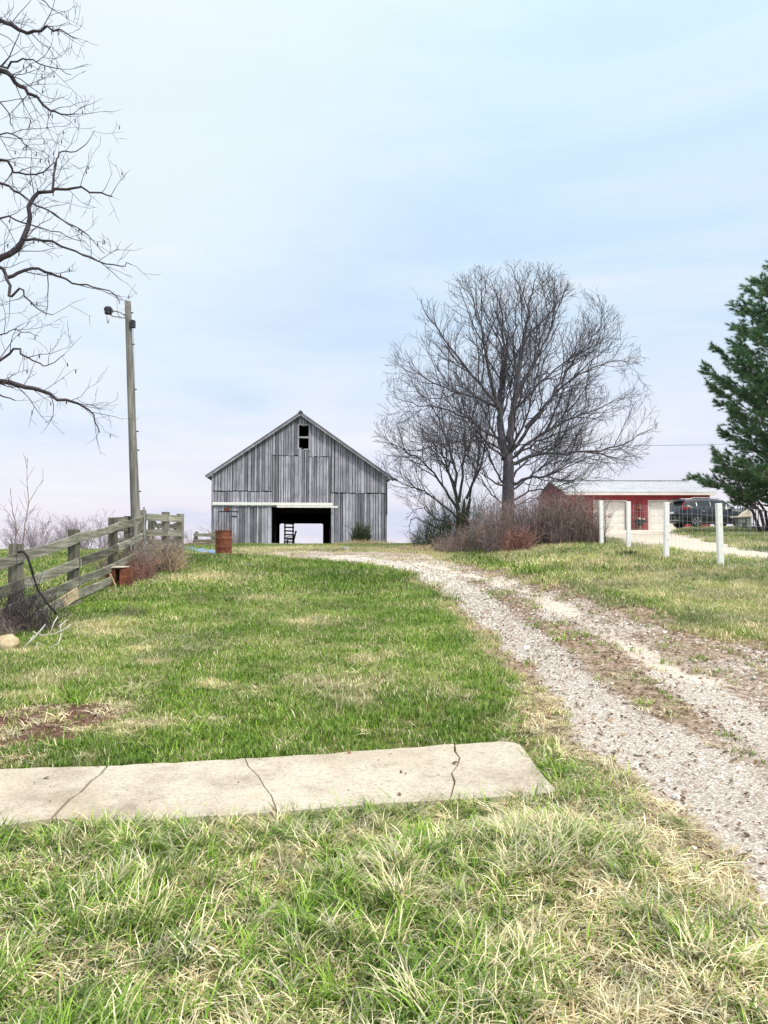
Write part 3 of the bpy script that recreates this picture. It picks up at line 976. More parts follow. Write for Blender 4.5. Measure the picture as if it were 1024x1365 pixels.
    tr = t.build('door_track', M['track_white'], base, bevel=.02)
    t2 = MB(); t2.box(-1.55, 2.55, -.33, -.265, 2.44, 2.56, (.5, .5)); t2.build('track_cover', M['track_white'], tr)
    # loose white plank at foot
    return base


barn()


def put(px, py, Y):
    p = at(px, py, Y); return p


def W(b, x, y, z):           # barn-local to world
    p = BC + Bx * x + By * y
    return Vector((p.x, p.y, EYE + z))


# slatted gate and chair seen through the barn
def rear_gate():
    p = at(386, 728, 67.0); z = Hs(p.x, p.y)
    e = empty('slatted_gate', (p.x, p.y, z), 'dark slatted wooden gate standing upright inside the barn by the rear opening', 'gate')
    m = MB()
    for x in (-.42, .32): m.box(x - .06, x + .06, -.04, .04, -.05, 2.1)
    m.build('upright', M['dark_wood'], e)
    for k in range(6):
        s = MB(); s.bar((-.5, -.06, .28 + k * .33), (.42, -.06, .25 + k * .33), .03, .13); s.build('slat', M['dark_wood'], e)
    p = at(388, 728, 65.5); z = Hs(p.x, p.y)
    c = empty('wooden_chair', (p.x, p.y, z), 'old brown wooden chair left inside the barn doorway before the slatted gate', 'chair')
    s = MB(); s.box(-.38, .28, -.3, .3, .42, .50); s.build('seat', M['brown_wood'], c)
    s = MB(); s.bar((.25, .0, .45), (.45, .0, 1.25), .55, .08); s.build('backrest', M['brown_wood'], c)
    for x, y in ((-.33, -.25), (-.33, .25), (.25, -.25), (.25, .25)):
        s = MB(); s.bar((x, y, -.03), (x * .95, y * .95, .42), .07, .07); s.build('leg', M['brown_wood'], c)
    s = MB(); s.bar((-.36, -.28, .7), (.33, -.28, .8), .06, .06); s.bar((-.34, -.28, .45), (-.36, -.28, .7), .05, .05); s.build('armrest', M['brown_wood'], c)


rear_gate()


# ------------------------------------------------------------------ GARAGE
def garage():
    gz = Hs((GX0 + GX1) / 2, GY0 - .3) - .02
    ez = at(850, 661, GY0).z
    e = empty('garage', (GX0, GY0, gz), 'low red garage with two cream overhead doors and pale metal roof', 'garage')
    Wd = GX1 - GX0; Dp = 8.6; hz = ez - gz + .24; pk = at(850, 640.5, GY0 + 4.3).z - gz - hz - .17
    d1 = (at(793, 700, GY0).x - GX0, at(834.5, 700, GY0).x - GX0); d2 = (at(866, 700, GY0).x - GX0, at(908, 700, GY0).x - GX0)
    dt = at(800, 668.5, GY0).z - gz
    w = MB()
    def wall(x0, x1, z0, z1): w.box(x0, x1, 0, .12, z0, z1)
    wall(0, d1[0], -.4, hz); wall(d1[1], d2[0], -.4, hz); wall(d2[1], Wd, -.4, hz); wall(d1[0], d1[1], dt, hz); wall(d2[0], d2[1], dt, hz)
    # ribs of the siding
    x = .05
    while x < Wd:
        z0 = dt + .12 if (d1[0] - .12 < x < d1[1] + .12 or d2[0] - .12 < x < d2[1] + .12) else -.3
        w.box(x, x + .035, -.022, .002, z0, hz - .02); x += .23
    w.prism([(0, -.4), (Dp, -.4), (Dp, hz), (Dp / 2, hz + pk), (0.12, hz)], 0, .1, axis='x')
    w.prism([(0, -.4), (Dp, -.4), (Dp, hz), (Dp / 2, hz + pk), (0.12, hz)], Wd - .1, Wd, axis='x')
    y = .15
    while y < Dp:
        hh = hz + pk * (1 - abs(y - Dp / 2) / (Dp / 2)) - .05
        w.box(-.022, .002, y, y + .035, -.3, hh); y += .23
    w.box(0, Wd, Dp - .1, Dp + .02, -.4, hz)
    w.build('wall', M['red_siding'], e)
    r = MB(); oh = .45; sl = pk / (Dp / 2)
    for a, b in ((-oh, Dp / 2), (Dp + oh, Dp / 2)):
        za = hz - oh * sl + .08; zb = hz + pk + .08
        poly = [(a, za), (b, zb), (b, zb + .05), (a, za + .05)]
        if a > b: poly = poly[::-1]
        r.prism(poly, -.15, Wd + .25, axis='x')
    k = -.1
    while k < Wd + .2:
        r.bar((k, -oh, hz - oh * sl + .14), (k, Dp / 2, hz + pk + .14), .05, .035); k += .3
    ro = r.build('roof', M['roof_metal'], e)
    rc = MB(); rc.bar((-.15, Dp / 2, hz + pk + .17), (Wd + .25, Dp / 2, hz + pk + .17), .3, .05); rc.build('ridge_cap', M['roof_metal'], ro)
    f = MB(); f.box(-.15, Wd + .25, -oh - .03, -oh - .001, hz - oh * sl - .1, hz - oh * sl + .07); f.build('fascia', M['trim'], ro)
    so = MB(); so.box(-.1, Wd + .2, -oh, -.03, hz - oh * sl - .09, hz - oh * sl - .05); so.build('soffit', M['red_siding'], ro)
    for a, b in (d1, d2):
        d = MB()
        for k in range(4):
            z0 = dt * k / 4 - (.3 if k == 0 else 0); z1 = dt * (k + 1) / 4 - .012
            d.box(a + .02, b - .02, .07, .11, z0, z1)
            for j in range(4):
                wj = (b - a - .04) / 4
                d.box(a + .02 + wj * j + .1, a + .02 + wj * (j + 1) - .1, .055, .071, max(z0, .02) + .1, z1 - .1)
        do = d.build('garage_door', M['cream'], e)
        fr = MB(); fr.box(a - .1, a, -.03, .02, -.3, dt + .1); fr.box(b, b + .1, -.03, .02, -.3, dt + .1); fr.box(a, b, -.03, .02, dt, dt + .1)
        fr.build('door_frame', M['trim'], do)
        hd = MB(); hd.box((a + b) / 2 - .1, (a + b) / 2 + .1, .03, .06, .95, 1.0); hd.build('handle', M['dark_metal'], do)
    # ornament hung on the wall between the doors
    xm = (at(851.5, 700, GY0).x)
    o = empty('wall_ornament', (xm, GY0 - .08, gz + .15), 'dark red lantern-shaped ornament on the wall between the two garage doors', 'ornament')
    m = MB(); m.lathe([(.02, 1.78), (.10, 1.72), (.10, 1.62), (.26, 1.45), (.30, 1.38), (.12, 1.36)], 12, (0, -.1, 0)); m.build('cap', M['rust'], o)
    m = MB()
    for s in (-1, 1): m.bar((s * .24, -.1, 1.38), (s * .36, -.1, .55), .04, .04); m.bar((s * .12, -.1, 1.38), (s * .15, -.1, .6), .03, .03)
    m.build('frame', M['rust'], o)
    m = MB(); m.lathe([(.12, .2), (.40, .45), (.42, .6), (.30, .62)], 12, (.02, -.12, 0)); m.box(-.5, .55, -.2, -.05, .42, .5); m.build('basin', M['dark_metal'], o)
    m = MB(); m.box(-.12, .12, -.2, -.02, -.12, .22); m.build('pedestal', M['brown_wood'], o)
    m = MB(); m.blob((0, -.14, .68), (.10, .08, .08), 2, 2); m.blob((.28, -.14, .64), (.12, .08, .06), 4, 2); m.build('pale_stones', M['pale_sheet'], o)


garage()


# ------------------------------------------------------------------ CAR
def car():
    p = at(900, 703, 42.5)
    ang = math.radians(9)
    L = 4.55
    ex = Vector((math.cos(ang), math.sin(ang), 0)); ey = Vector((-math.sin(ang), math.cos(ang), 0))
    c = Vector((p.x, p.y, 0)) + ex * (L / 2 + .02) + ey * .3
    gzz = at(940, 703.5, 42.5).z
    gzz = max(gzz, Hs(c.x, c.y))
    e = empty('parked_car', (c.x, c.y, gzz), 'dark slate crossover car parked rear end toward the red garage', 'car', rz=ang)
    X = [-2.27, -2.22, -2.1, -1.85, -1.5, -1.0, -.4, .1, .45, .8, 1.1, 1.5, 1.9, 2.12, 2.25, 2.28]
    zb = [.42, .32, .27, .25, .24, .24, .24, .24, .24, .24, .24, .24, .25, .3, .36, .45]
    bl = [.85, .98, 1.08, 1.09, 1.09, 1.08, 1.06, 1.04, 1.02, 1.03, 1.04, 1.01, .96, .88, .74, .65]
    zt = [.90, 1.05, 1.30, 1.56, 1.64, 1.68, 1.69, 1.67, 1.60, 1.38, 1.14, 1.06, .99, .90, .76, .67]
    wb = [.74, .86, .90, .92, .93, .93, .93, .93, .93, .93, .93, .92, .88, .80, .66, .55]
    wt = [.68, .74, .72, .70, .70, .70, .70, .68, .68, .70, .74, .74, .72, .68, .58, .5]
    def I(a, x): return float(np.interp(x, X, a))
    def sec(x):
        b_, l_, t_, w_, k_ = I(zb, x), I(bl, x), I(zt, x), I(wb, x), I(wt, x)
        return [(0, b_), (w_ * .85, b_), (w_ * .98, b_ + .12), (w_, b_ + .33), (w_ * 1.0, l_ - .16), (w_ * .965, l_), (k_ + (w_ * .965 - k_) * .12, t_ - .10 * (t_ - l_) - .01), (k_ * .88, t_ - .005), (k_ * .5, t_ + .015), (0, t_ + .02)]
    xs = sorted(set(list(np.linspace(-2.27, 2.28, 46)) + X))
    m = MB(); vs = []; n = 18
    for x in xs:
        s_ = sec(x); ring = [(-a, z) for a, z in s_] + [(a, z) for a, z in s_[-2:0:-1]]
        vs += [(x, a, z) for a, z in ring]
    n = len(ring); fs = []
    for i in range(len(xs) - 1):
        for k in range(n):
            fs.append((i * n + k, i * n + (k + 1) % n, (i + 1) * n + (k + 1) % n, (i + 1) * n + k))
    fs.append(tuple(range(n - 1, -1, -1))); fs.append(tuple((len(xs) - 1) * n + k for k in range(n)))
    m.add(vs, fs, (.5, .5, 0)); body = m.build('body', M['car_paint'], e, smooth=True)
    # side windows sit proud of the tumblehome
    def side_pt(x, t, sgn, off=.012):
        s_ = sec(x); a, b = s_[5], s_[6]
        yv = a[0] + (b[0] - a[0]) * t; z = a[1] + (b[1] - a[1]) * t
        return (x, sgn * (yv + off), z + .004)
    for sgn in (-1, 1):
        for (x0, x1, f0, f1) in ((-1.86, -1.28, .3, 1), (-1.22, -.42, 1, 1), (-.36, .98, 1, .08)):
            w = MB(); N = 8; vs = []
            for i in range(N + 1):
                x = x0 + (x1 - x0) * i / N
                tt = .9
                lo = .10
                if x1 < -1.2: lo = .10 + .5 * max(0, (1 - i / N)) ** 1.5
                if x1 > .5 and x > .9: tt = max(.15, .9 - (x - .9) * 6)
                vs += [side_pt(x, lo, sgn), side_pt(x, tt, sgn)]
            w.add(vs, [(2 * i, 2 * i + 1, 2 * i + 3, 2 * i + 2) for i in range(N)], (.5, .5, 0))
            w.build('side_window', M['car_glass'], e)
    # rear glass & windscreen
    w = MB(); vs = []
    for x in (-2.13, -2.02, -1.92, -1.84): 
        z = I(zt, x); k = I(wt, x) * .86
        vs += [(x - .02, -k, z + .01), (x - .02, k, z + .01)]
    w.add(vs, [(2 * i, 2 * i + 1, 2 * i + 3, 2 * i + 2) for i in range(3)], (.5, .5, 0)); w.build('rear_window', M['car_glass'], e)
    w = MB(); vs = []
    for x in (.5, .65, .8, .95, 1.08):
        z = I(zt, x); k = I(wt, x) * .9
        vs += [(x, -k, z + .03), (x, k, z + .03)]
    w.add(vs, [(2 * i, 2 * i + 1, 2 * i + 3, 2 * i + 2) for i in range(4)], (.5, .5, 0)); w.build('windscreen', M['car_glass'], e)
    w = MB(); w.box(-2.22, -1.82, -.62, .62, 1.60, 1.645); w.build('roof_spoiler', M['car_paint'], e, bevel=.01)
    for s in (-1, 1):
        w = MB(); w.tube([(-1.5, s * .62, 1.68), (-1.3, s * .62, 1.73), (.1, s * .62, 1.73), (.3, s * .62, 1.67)], .018, 6); w.build('roof_rail', M['chrome'], e)
        w = MB(); w.prism([(-2.22, .98), (-1.72, 1.10), (-1.80, 1.19), (-2.14, 1.13)], 0, .03); o = w.build('tail_light', M['red_lens'], e); o.location.y = s * .905 - .015
        w = MB(); w.bar((-2.16, s * .80, 1.10), (-1.93, s * .70, 1.50), .06, .05); w.build('tail_light', M['red_lens'], e)
        w = MB(); w.box(2.05, 2.2, s * .66 - .12, s * .66 + .12, .78, .88); w.build('headlight', M['plate_white'], e, bevel=.02)
        w = MB(); w.blob((.86, s * 1.02, 1.14), (.10, .12, .08), 3, 2); w.build('mirror', M['car_paint'], e, smooth=True)
        w = MB(); w.box(-1.7, 1.75, s * .925 - .02, s * .925 + .02, .24, .40); w.build('sill_cladding', M['black_plastic'], e)
        w = MB(); w.box(-1.0, -.8, s * .93 - .02, s * .93 + .02, .93, .96); w.build('door_handle', M['chrome'], e); w = MB(); w.box(.05, .25, s * .93 - .02, s * .93 + .02, .91, .94); w.build('door_handle', M['chrome'], e)
    w = MB(); w.box(-2.34, -2.05, -.84, .84, .34, .60); w.build('rear_bumper', M['black_plastic'], e, bevel=.04)
    w = MB(); w.box(-2.345, -2.335, -.26, .26, .80, .93); w.build('number_plate', M['plate_white'], e)
    w = MB(); w.box(-2.36, -2.33, -.75, .75, .40, .44); w.build('bumper_trim', M['chrome'], e)
    for x in (-1.33, 1.33):
        for s in (-1, 1):
            a = MB(); a.lathe([(.41, -.02), (.41, .02)], 24, (x, s * .925, .40), 'y'); a.build('wheel_arch', M['black_plastic'], e)
            ty = MB(); ty.lathe([(.24, -.11), (.35, -.11), (.365, -.07), (.365, .07), (.35, .11), (.24, .11)], 28, (0, 0, 0), 'y')
            tyo = ty.build('wheel', M['rubber'], e, smooth=False); tyo.location = (x, s * .87, .355)
            ri = MB(); ri.lathe([(.235, -.02), (.235, .02)], 24, (0, s * .085, 0), 'y'); ri.build('rim_well', M['dark_metal'], tyo)
            sp = MB()
            for k in range(5):
                aa = 2 * PI * k / 5
                for d in (-.14, .14):
                    sp.bar((.04 * math.cos(aa), s * .112, .04 * math.sin(aa)), (.23 * math.cos(aa + d), s * .112, .23 * math.sin(aa + d)), .02, .03)
            for k in range(24):
                a0, a1 = 2 * PI * k / 24, 2 * PI * (k + 1) / 24
                sp.bar((.235 * math.cos(a0), s * .112, .235 * math.sin(a0)), (.235 * math.cos(a1), s * .112, .235 * math.sin(a1)), .02, .02)
            sp.build('rim', M['alloy'], tyo)


car()


# ------------------------------------------------------------------ FENCES
def rail_bar(m, a, b, h=.14, t=.028, sag=0):
    a = Vector(a); b = Vector(b)
    n = 4
    prev = a; tone = (random.random(), random.random(), 0)
    for i in range(1, n + 1):
        u = i / n
        q = a.lerp(b, u); q.z -= sag * math.sin(PI * u)
        m.bar(prev, q, t, h, tone); prev = q


def post(m, p, top, w=.13, lean=(0, 0)):
    b = Vector((p.x, p.y, Hs(p.x, p.y) - .3))
    m.bar(b, Vector((p.x + lean[0], p.y + lean[1], top)), w, w, None, Vector((0, 1, 0)))


def left_fence():
    posts = [(-75, 9.0, 742), (22, 10.8, 725), (99, 12.8, 706), (151, 15.6, 691), (190, 18.3, 680)]
    rails = [[768, 741, 716, 701.5, 689], [812, 778, 749, 730, 712], [845, 806, 774, 753, 732], [872, 830, 791, 769, 746], [900, 850, 806, 780, 755]]
    e = empty('board_fence', at(22, 830, 10.8) * 1.0, 'mossy weathered board fence climbing the left side, posts behind sagging rails', 'fence')
    o = e.location.copy(); P = []
    for px, D, top in posts:
        t = at(px, top, D); P.append(t)
        m = MB(); post(m, t, t.z, .15)
        ob = m.build('post', M['fence_wood'], e); ob.location = -o
    for k, r in enumerate(rails):
        for i in range(4):
            if k == 4 and i == 2: continue
            if k == 3 and i == 1: 
                pass
            a = at(posts[i][0], r[i], posts[i][1]); b = at(posts[i + 1][0], r[i + 1], posts[i + 1][1]); a.x += .095; b.x += .095
            # rails overlap the posts a little
            d = (b - a).normalized()
            m = MB(); rail_bar(m, a - d * .06 + Vector((0, -.004 * (i % 2), 0)), b + d * .05, .155 if i < 2 else .15, .03, .03 if k == 0 else .015)
            ob = m.build('rail', M['rail_wood'], e); ob.location = -o
    # leg turning toward the barn
    posts2 = [(190, 18.3, 680), (221, 18.9, 682.5), (240.5, 19.5, 685)]
    rails2 = [[689, 690.5, 692], [710, 710, 711], [729, 728, 729], [742, 741, 741]]
    for px, D, top in posts2[1:]:
        t = at(px, top, D); m = MB(); post(m, t, t.z, .16); ob = m.build('post', M['fence_wood'], e); ob.location = -o
    for r in rails2:
        for i in range(2):
            a = at(posts2[i][0], r[i], posts2[i][1] - .1); b = at(posts2[i + 1][0] + 2, r[i + 1], posts2[i + 1][1] - .1)
            m = MB(); rail_bar(m, a, b, .17, .03); ob = m.build('rail', M['rail_wood'], e); ob.location = -o
    # broken orange-brown board hanging at the foot
    m = MB(); rail_bar(m, at(64, 815, 11.7), at(104, 790, 12.6), .19, .03); ob = m.build('broken_board', M['straw'], e); ob.location = -o
    ob['label'] = 'tan broken bottom board'
    # pen fence behind
    f = empty('pen_fence', at(170, 745, 21.0), 'short weathered pen fence standing behind the corner of the long board fence', 'fence')
    o2 = f.location.copy()
    pp = [(150, 20, 690), (170, 20.6, 688), (202, 21.4, 694), (236, 22.4, 697)]
    for px, D, top in pp:
        t = at(px, top, D); m = MB(); post(m, t, t.z, .15); ob = m.build('post', M['fence_wood'], f); ob.location = -o2
    for ra, rb, i in ((693, 692, 0), (706, 705, 0), (716, 716, 1), (722, 722, 2), (700, 702, 2), (719, 722, 0)):
        m = MB(); rail_bar(m, at(pp[i][0], ra, pp[i][1] - .1), at(pp[i + 1][0], rb, pp[i + 1][1] - .1), .13, .03); ob = m.build('rail', M['rail_wood'], f); ob.location = -o2
    for a_, b_, w_ in ((at(196, 722, 20.9), at(205, 690, 20.9), .06), (at(203, 689, 20.8), at(212, 705, 20.8), .05), (at(226, 727, 21.5), at(238, 712, 21.5), .07)):
        m = MB(); m.bar(a_, b_, w_, w_); ob = m.build('brace', M['fence_wood'], f); ob.location = -o2
    # metal stake, hoses
    a = at(194, 746, 17.9); a.z = Hs(a.x, a.y) - .1
    m = MB(); m.tube([a, at(192, 676, 17.9)], .022, 8); s = m.build('metal_stake', M['steel'], None); tag(s, 'thin grey metal pipe standing upright against the fence corner post', 'stake')
    m = MB(); m.tube([at(24, 736, 10.55), at(31, 735, 10.5), at(37, 742, 10.5), at(40, 752, 10.5), at(44, 766, 10.5)], .018, 7)
    m.tube([at(44, 766, 10.5), at(50, 785, 10.6), at(62, 803, 10.7), at(76, 819, 10.7)], .015, 7)
    s = m.build('black_hose', M['rubber'], None, smooth=True); tag(s, 'black hose looped over the top fence rail near the left edge', 'hose')


left_fence()


def barn_side_fence():
    p = at(262, 729, 47)
    e = empty('corral_fence', p, 'small grey corral fence beside the left corner of the barn', 'fence')
    m = MB()
    for px in (262, 285):
        t = at(px, 708.5, 47); m = MB(); post(m, t, t.z, .16); ob = m.build('post', M['fence_wood'], e); ob.location = -p
    m = MB(); m.bar(at(256, 731, 46.7), at(263, 709, 47), .13, .13)
    ob = m.build('brace', M['fence_wood'], e); ob.location = -p
    for y in (713, 721, 728.5):
        m = MB(); rail_bar(m, at(258, y, 46.8), at(286, y + .3, 46.8), .2, .03); ob = m.build('rail', M['rail_wood'], e); ob.location = -p


barn_side_fence()


def white_fence():
    raw = [(802, 727.5, 667.5, 9), (838, 732.5, 668.5, 10), (888, 744.5, 669.5, 10.5), (961, 757, 671, 11.5), (1062, 777, 674, 14)]
    g0 = gp(838, 732.5)
    e = empty('wire_fence', g0, 'white wooden posts strung with wire mesh along the right bank', 'fence')
    Q = []
    for k, (px, pb, pt, w) in enumerate(raw):
        g_ = gp(px, pb); t = at(px, pt, g_.y); ww = .105
        m = MB(); c = Vector((g_.x - g0.x, g_.y - g0.y, 0))
        zb, zt = g_.z - g0.z - .25, t.z - g0.z
        h = ww / 2; ln = (0, .012, .03, -.02, 0)[k]
        vs = [(c.x + i, c.y + j, zb) for i, j in ((-h, -h), (h, -h), (h, h), (-h, h))] + [(c.x + ln + i, c.y + j, zt) for i, j in ((-h, -h), (h, -h), (h, h), (-h, h))]
        m.add(vs, [(3, 2, 1, 0), (4, 5, 6, 7), (0, 1, 5, 4), (1, 2, 6, 5), (2, 3, 7, 6), (3, 0, 4, 7)])
        m.build('post', M['white_paint'], e, bevel=.008)
        Q.append((c, g_.z - g0.z, zt))
    for (a, az, at_), (b, bz_, bt) in zip(Q[:-1], Q[1:]):
        m = MB(); n = 9
        rr = random.Random(5)
        for k in range(n):
            f = .03 + .90 * (k / (n - 1)) ** 1.1
            pts = []
            for j in range(7):
                u = j / 6; q = a.lerp(b, u); z = (az + (at_ - az) * f) * (1 - u) + (bz_ + (bt - bz_) * f) * u
                pts.append((q.x, q.y - .08, z + rr.uniform(-.012, .012)))
            m.tube(pts, .0022, 4)
        L = (b - a).length; nn = int(L / .16)
        for j in range(1, nn):
            u = j / nn; q = a.lerp(b, u); z0 = az * (1 - u) + bz_ * u; z1 = at_ * (1 - u) + bt * u
            m.tube([(q.x, q.y - .08, z0 + .03), (q.x + rr.uniform(-.02, .02), q.y - .08, z0 + (z1 - z0) * .93)], .0018, 4)
        m.build('wire_mesh', M['wire'], e)


white_fence()


# ------------------------------------------------------------------ UTILITY POLE
def pole():
    D = 20.5
    b = at(184, 752, D); b.z = Hs(b.x, b.y) - .4; t = at(170.5, 402, D)
    e = empty('utility_pole', (b.x, b.y, b.z + .4), 'tall grey wooden utility pole leaning left behind the fence corner', 'pole')
    o = Vector((b.x, b.y, b.z + .4))
    m = MB(); n = 14; pts = [b.lerp(t, i / n) - o for i in range(n + 1)]
    m.tube(pts, [.135 - .05 * i / n for i in range(n + 1)], 18, (.5, .5, 0)); m.build('shaft', M['pole_wood'], e, smooth=True)
    q = lambda px, py, d=0: at(px, py, D + d) - o
    m = MB(); m.tube([q(168, 421), q(160, 416), q(153, 414.5), q(147, 417)], .022, 8); m.tube([q(168, 424), q(158, 422.5), q(150, 421.5), q(147, 419)], .018, 8); m.build('lamp_arm', M['steel'], e, smooth=True)
    c = q(144.5, 414)
    m = MB(); m.lathe([(.02, .12), (.085, .10), (.10, .04), (.10, -.09), (.06, -.12)], 14, c); m.box(c.x - .09, c.x + .10, c.y - .09, c.y + .09, c.z - .02, c.z + .06); lh = m.build('lamp_head', M['dark_metal'], e)
    m = MB(); m.lathe([(.05, -.12), (.055, -.2), (.04, -.3), (.015, -.36)], 12, c); m.build('lamp_glass', M['plate_white'], lh, smooth=True)
    m = MB(); c = q(177.5, 432, -.05); m.box(c.x - .06, c.x + .05, c.y - .07, c.y + .07, c.z - .1, c.z + .1); m.build('bracket_box', M['dark_metal'], e)
    for py in (417, 459, 519, 575, 600, 655):
        u = (752 - py) / 350; px = 184 - 13.5 * u + (4.2 + (1 - u) * 2.0)
        m = MB(); c = q(px, py); m.tube([c - Vector((.03, 0, 0)), c + Vector((.05, 0, 0))], .018, 6); m.build('step_bolt', M['dark_metal'], e)
    m = MB(); m.tube([q(177.5, 437, -.06), q(181, 560, -.06), q(187, 690, -.06)], .008, 5); m.build('ground_wire', M['steel'], e)


pole()


# ------------------------------------------------------------------ BARREL, BOX, TARP, small things
def barrel():
    p = at(298, 739.5, 26); z = Hs(p.x, p.y) - .02
    e = empty('rusty_barrel', (p.x, p.y, z), 'tall rusty steel drum standing in front of the barn corner', 'barrel')
    R = .285; Hh = .89
    prof = [(R * .98, 0), (R * 1.02, .015), (R, .04)]
    for k in range(1, 3):
        zz = Hh * k / 3; prof += [(R, zz - .04), (R * 1.04, zz - .015), (R * 1.04, zz + .015), (R, zz + .04)]
    for zz in (.12, .2, .42, .52, .7, .78): prof += [(R * .995, zz)]
    prof = sorted(prof, key=lambda q: q[1]); prof += [(R, Hh - .03), (R * 1.03, Hh - .01), (R * 1.03, Hh), (R * .95, Hh), (R * .95, .1), (.01, .09)]
    m = MB(); m.lathe(prof, 32, (0, 0, 0)); m.build('drum', M['rust'], e, smooth=True)
    m = MB(); m.lathe([(.9 * R, .1), (.3 * R, .35), (.01, .42)], 12); m.build('ash', M['block'], e)


barrel()


def rusty_box():
    g_ = gp(155, 785)
    D = g_.y; s = D / F
    e = empty('rusty_burn_box', (g_.x, g_.y, g_.z), 'rusted open steel box with pale lid leaning on the fence foot', 'box')
    m = MB()
    Hh = 27 * s; Wd = 26 * s
    m.bar((-Wd * .5, 0, Hh / 2), (-.02, -.02, Hh / 2), .02, Hh, (.5, .5, 0)); m.build('left_panel', M['rust'], e)
    m = MB(); m.bar((Wd * .18, -.02, Hh / 2), (Wd * .5, .04, Hh / 2), .02, Hh * .98); m.build('right_panel', M['rust'], e)
    m = MB(); m.box(-Wd * .5, -Wd * .47, .0, .4, 0, Hh); m.box(Wd * .47, Wd * .5, .05, .4, 0, Hh); m.box(-Wd * .47, Wd * .47, .38, .4, 0, Hh); m.box(-Wd * .47, Wd * .47, .02, .38, -.02, .02); m.build('shell', M['rust'], e)
    m = MB(); m.prism([(-Wd * .40, Hh + .01), (Wd * .34, Hh + .02), (Wd * .34, Hh + .04), (-Wd * .3, Hh + .04)], -.06, .36)
    m.build('lid', M['pale_sheet'], e)
    m = MB(); m.bar((-Wd * .32, -.06, Hh * .85), (Wd * .12, -.12, .02), .02, .03); m.build('stick', M['straw'], e)


rusty_box()


def tarp():
    rr = random.Random(8)
    a = at(248, 733, 34); b = at(288, 739, 27)
    m = MB(); N, K = 26, 8; vs = []
    for i in range(N + 1):
        u = i / N
        px = 245 + 46 * u; cpy = 732.5 + 6 * u
        for j in range(K + 1):
            v = j / K
            p = ground(px + rr.uniform(-.4, .4), cpy - 2.2 + 4.0 * v)
            z = Hs(p.x, p.y) + .04 + .07 * math.sin(PI * v) * (.6 + .4 * math.sin(u * 23 + 5 * v)) * rr.uniform(.3, 1.5)
            vs.append((p.x, p.y, z))
    fs = [(i * (K + 1) + j, (i + 1) * (K + 1) + j, (i + 1) * (K + 1) + j + 1, i * (K + 1) + j + 1) for i in range(N) for j in range(K)]
    m.add(vs, fs, (.5, .5, 0)); o = m.build('blue_tarp', M['tarp'], None, smooth=True); tag(o, 'crumpled blue tarp lying on the grass left of the rusty drum', 'tarp')
    sm = o.modifiers.new('solid', 'SOLIDIFY'); sm.thickness = .01
    # woodpile behind it
    p = at(272, 731.5, 38); p.z = Hs(p.x, p.y)
    e = empty('scrap_wood_pile', p, 'low heap of broken brown boards between the tarp and corral fence', 'wood pile')
    for k in range(16):
        m = MB(); x = rr.uniform(-1.0, .9); y = rr.uniform(-.6, .6); z = rr.uniform(.02, .3) * (1 - abs(x) * .6); an = rr.uniform(-.5, .5); L = rr.uniform(.4, .8)
        m.bar((x - L * math.cos(an) / 1.5, y - L * math.sin(an), z), (x + L * math.cos(an) / 1.5, y + L * math.sin(an), z + rr.uniform(-.06, .12)), rr.uniform(.06, .14), .04)
        m.build('board', M['brown_wood' if k % 2 else 'straw'], e)


tarp()


def plank_thing():
    p = at(353, 731.5, 46.5); z = Hs(p.x, p.y)
    m = MB(); m.bar((-.7, 0, .06), (.7, .1, .08), .14, .10); m.bar((-.6, .12, .05), (.3, .2, .05), .1, .06)
    o = m.build('white_plank', M['white_paint'], None); o.location = (p.x, p.y, z); tag(o, 'short pale plank lying on the ground at the sliding barn door', 'plank')
    # stones at barnyard
    for k, (px, py, r) in enumerate(((462, 733, .16), (236, 757, .0))):
        if r:
            g_ = gp(px, py + 1)
            m = MB(); m.blob((0, 0, r * .4), (r, r * .8, r * .6), k, 2); o = m.build('rock', M['stone'], None, smooth=True); o.location = g_
            tag(o, 'pale rock in the gravel before the barn', 'rock')
    g_ = gp(6, 868)
    m = MB(); m.blob((0, 0, .07), (.16, .13, .11), 6, 3); o = m.build('tan_rock', M['sand_rock'], None, smooth=True); o.location = g_; tag(o, 'rounded tan rock below the fence at the left edge', 'rock')
    g_ = gp(697, 748)
    g_ = gp(790, 1037)


plank_thing()


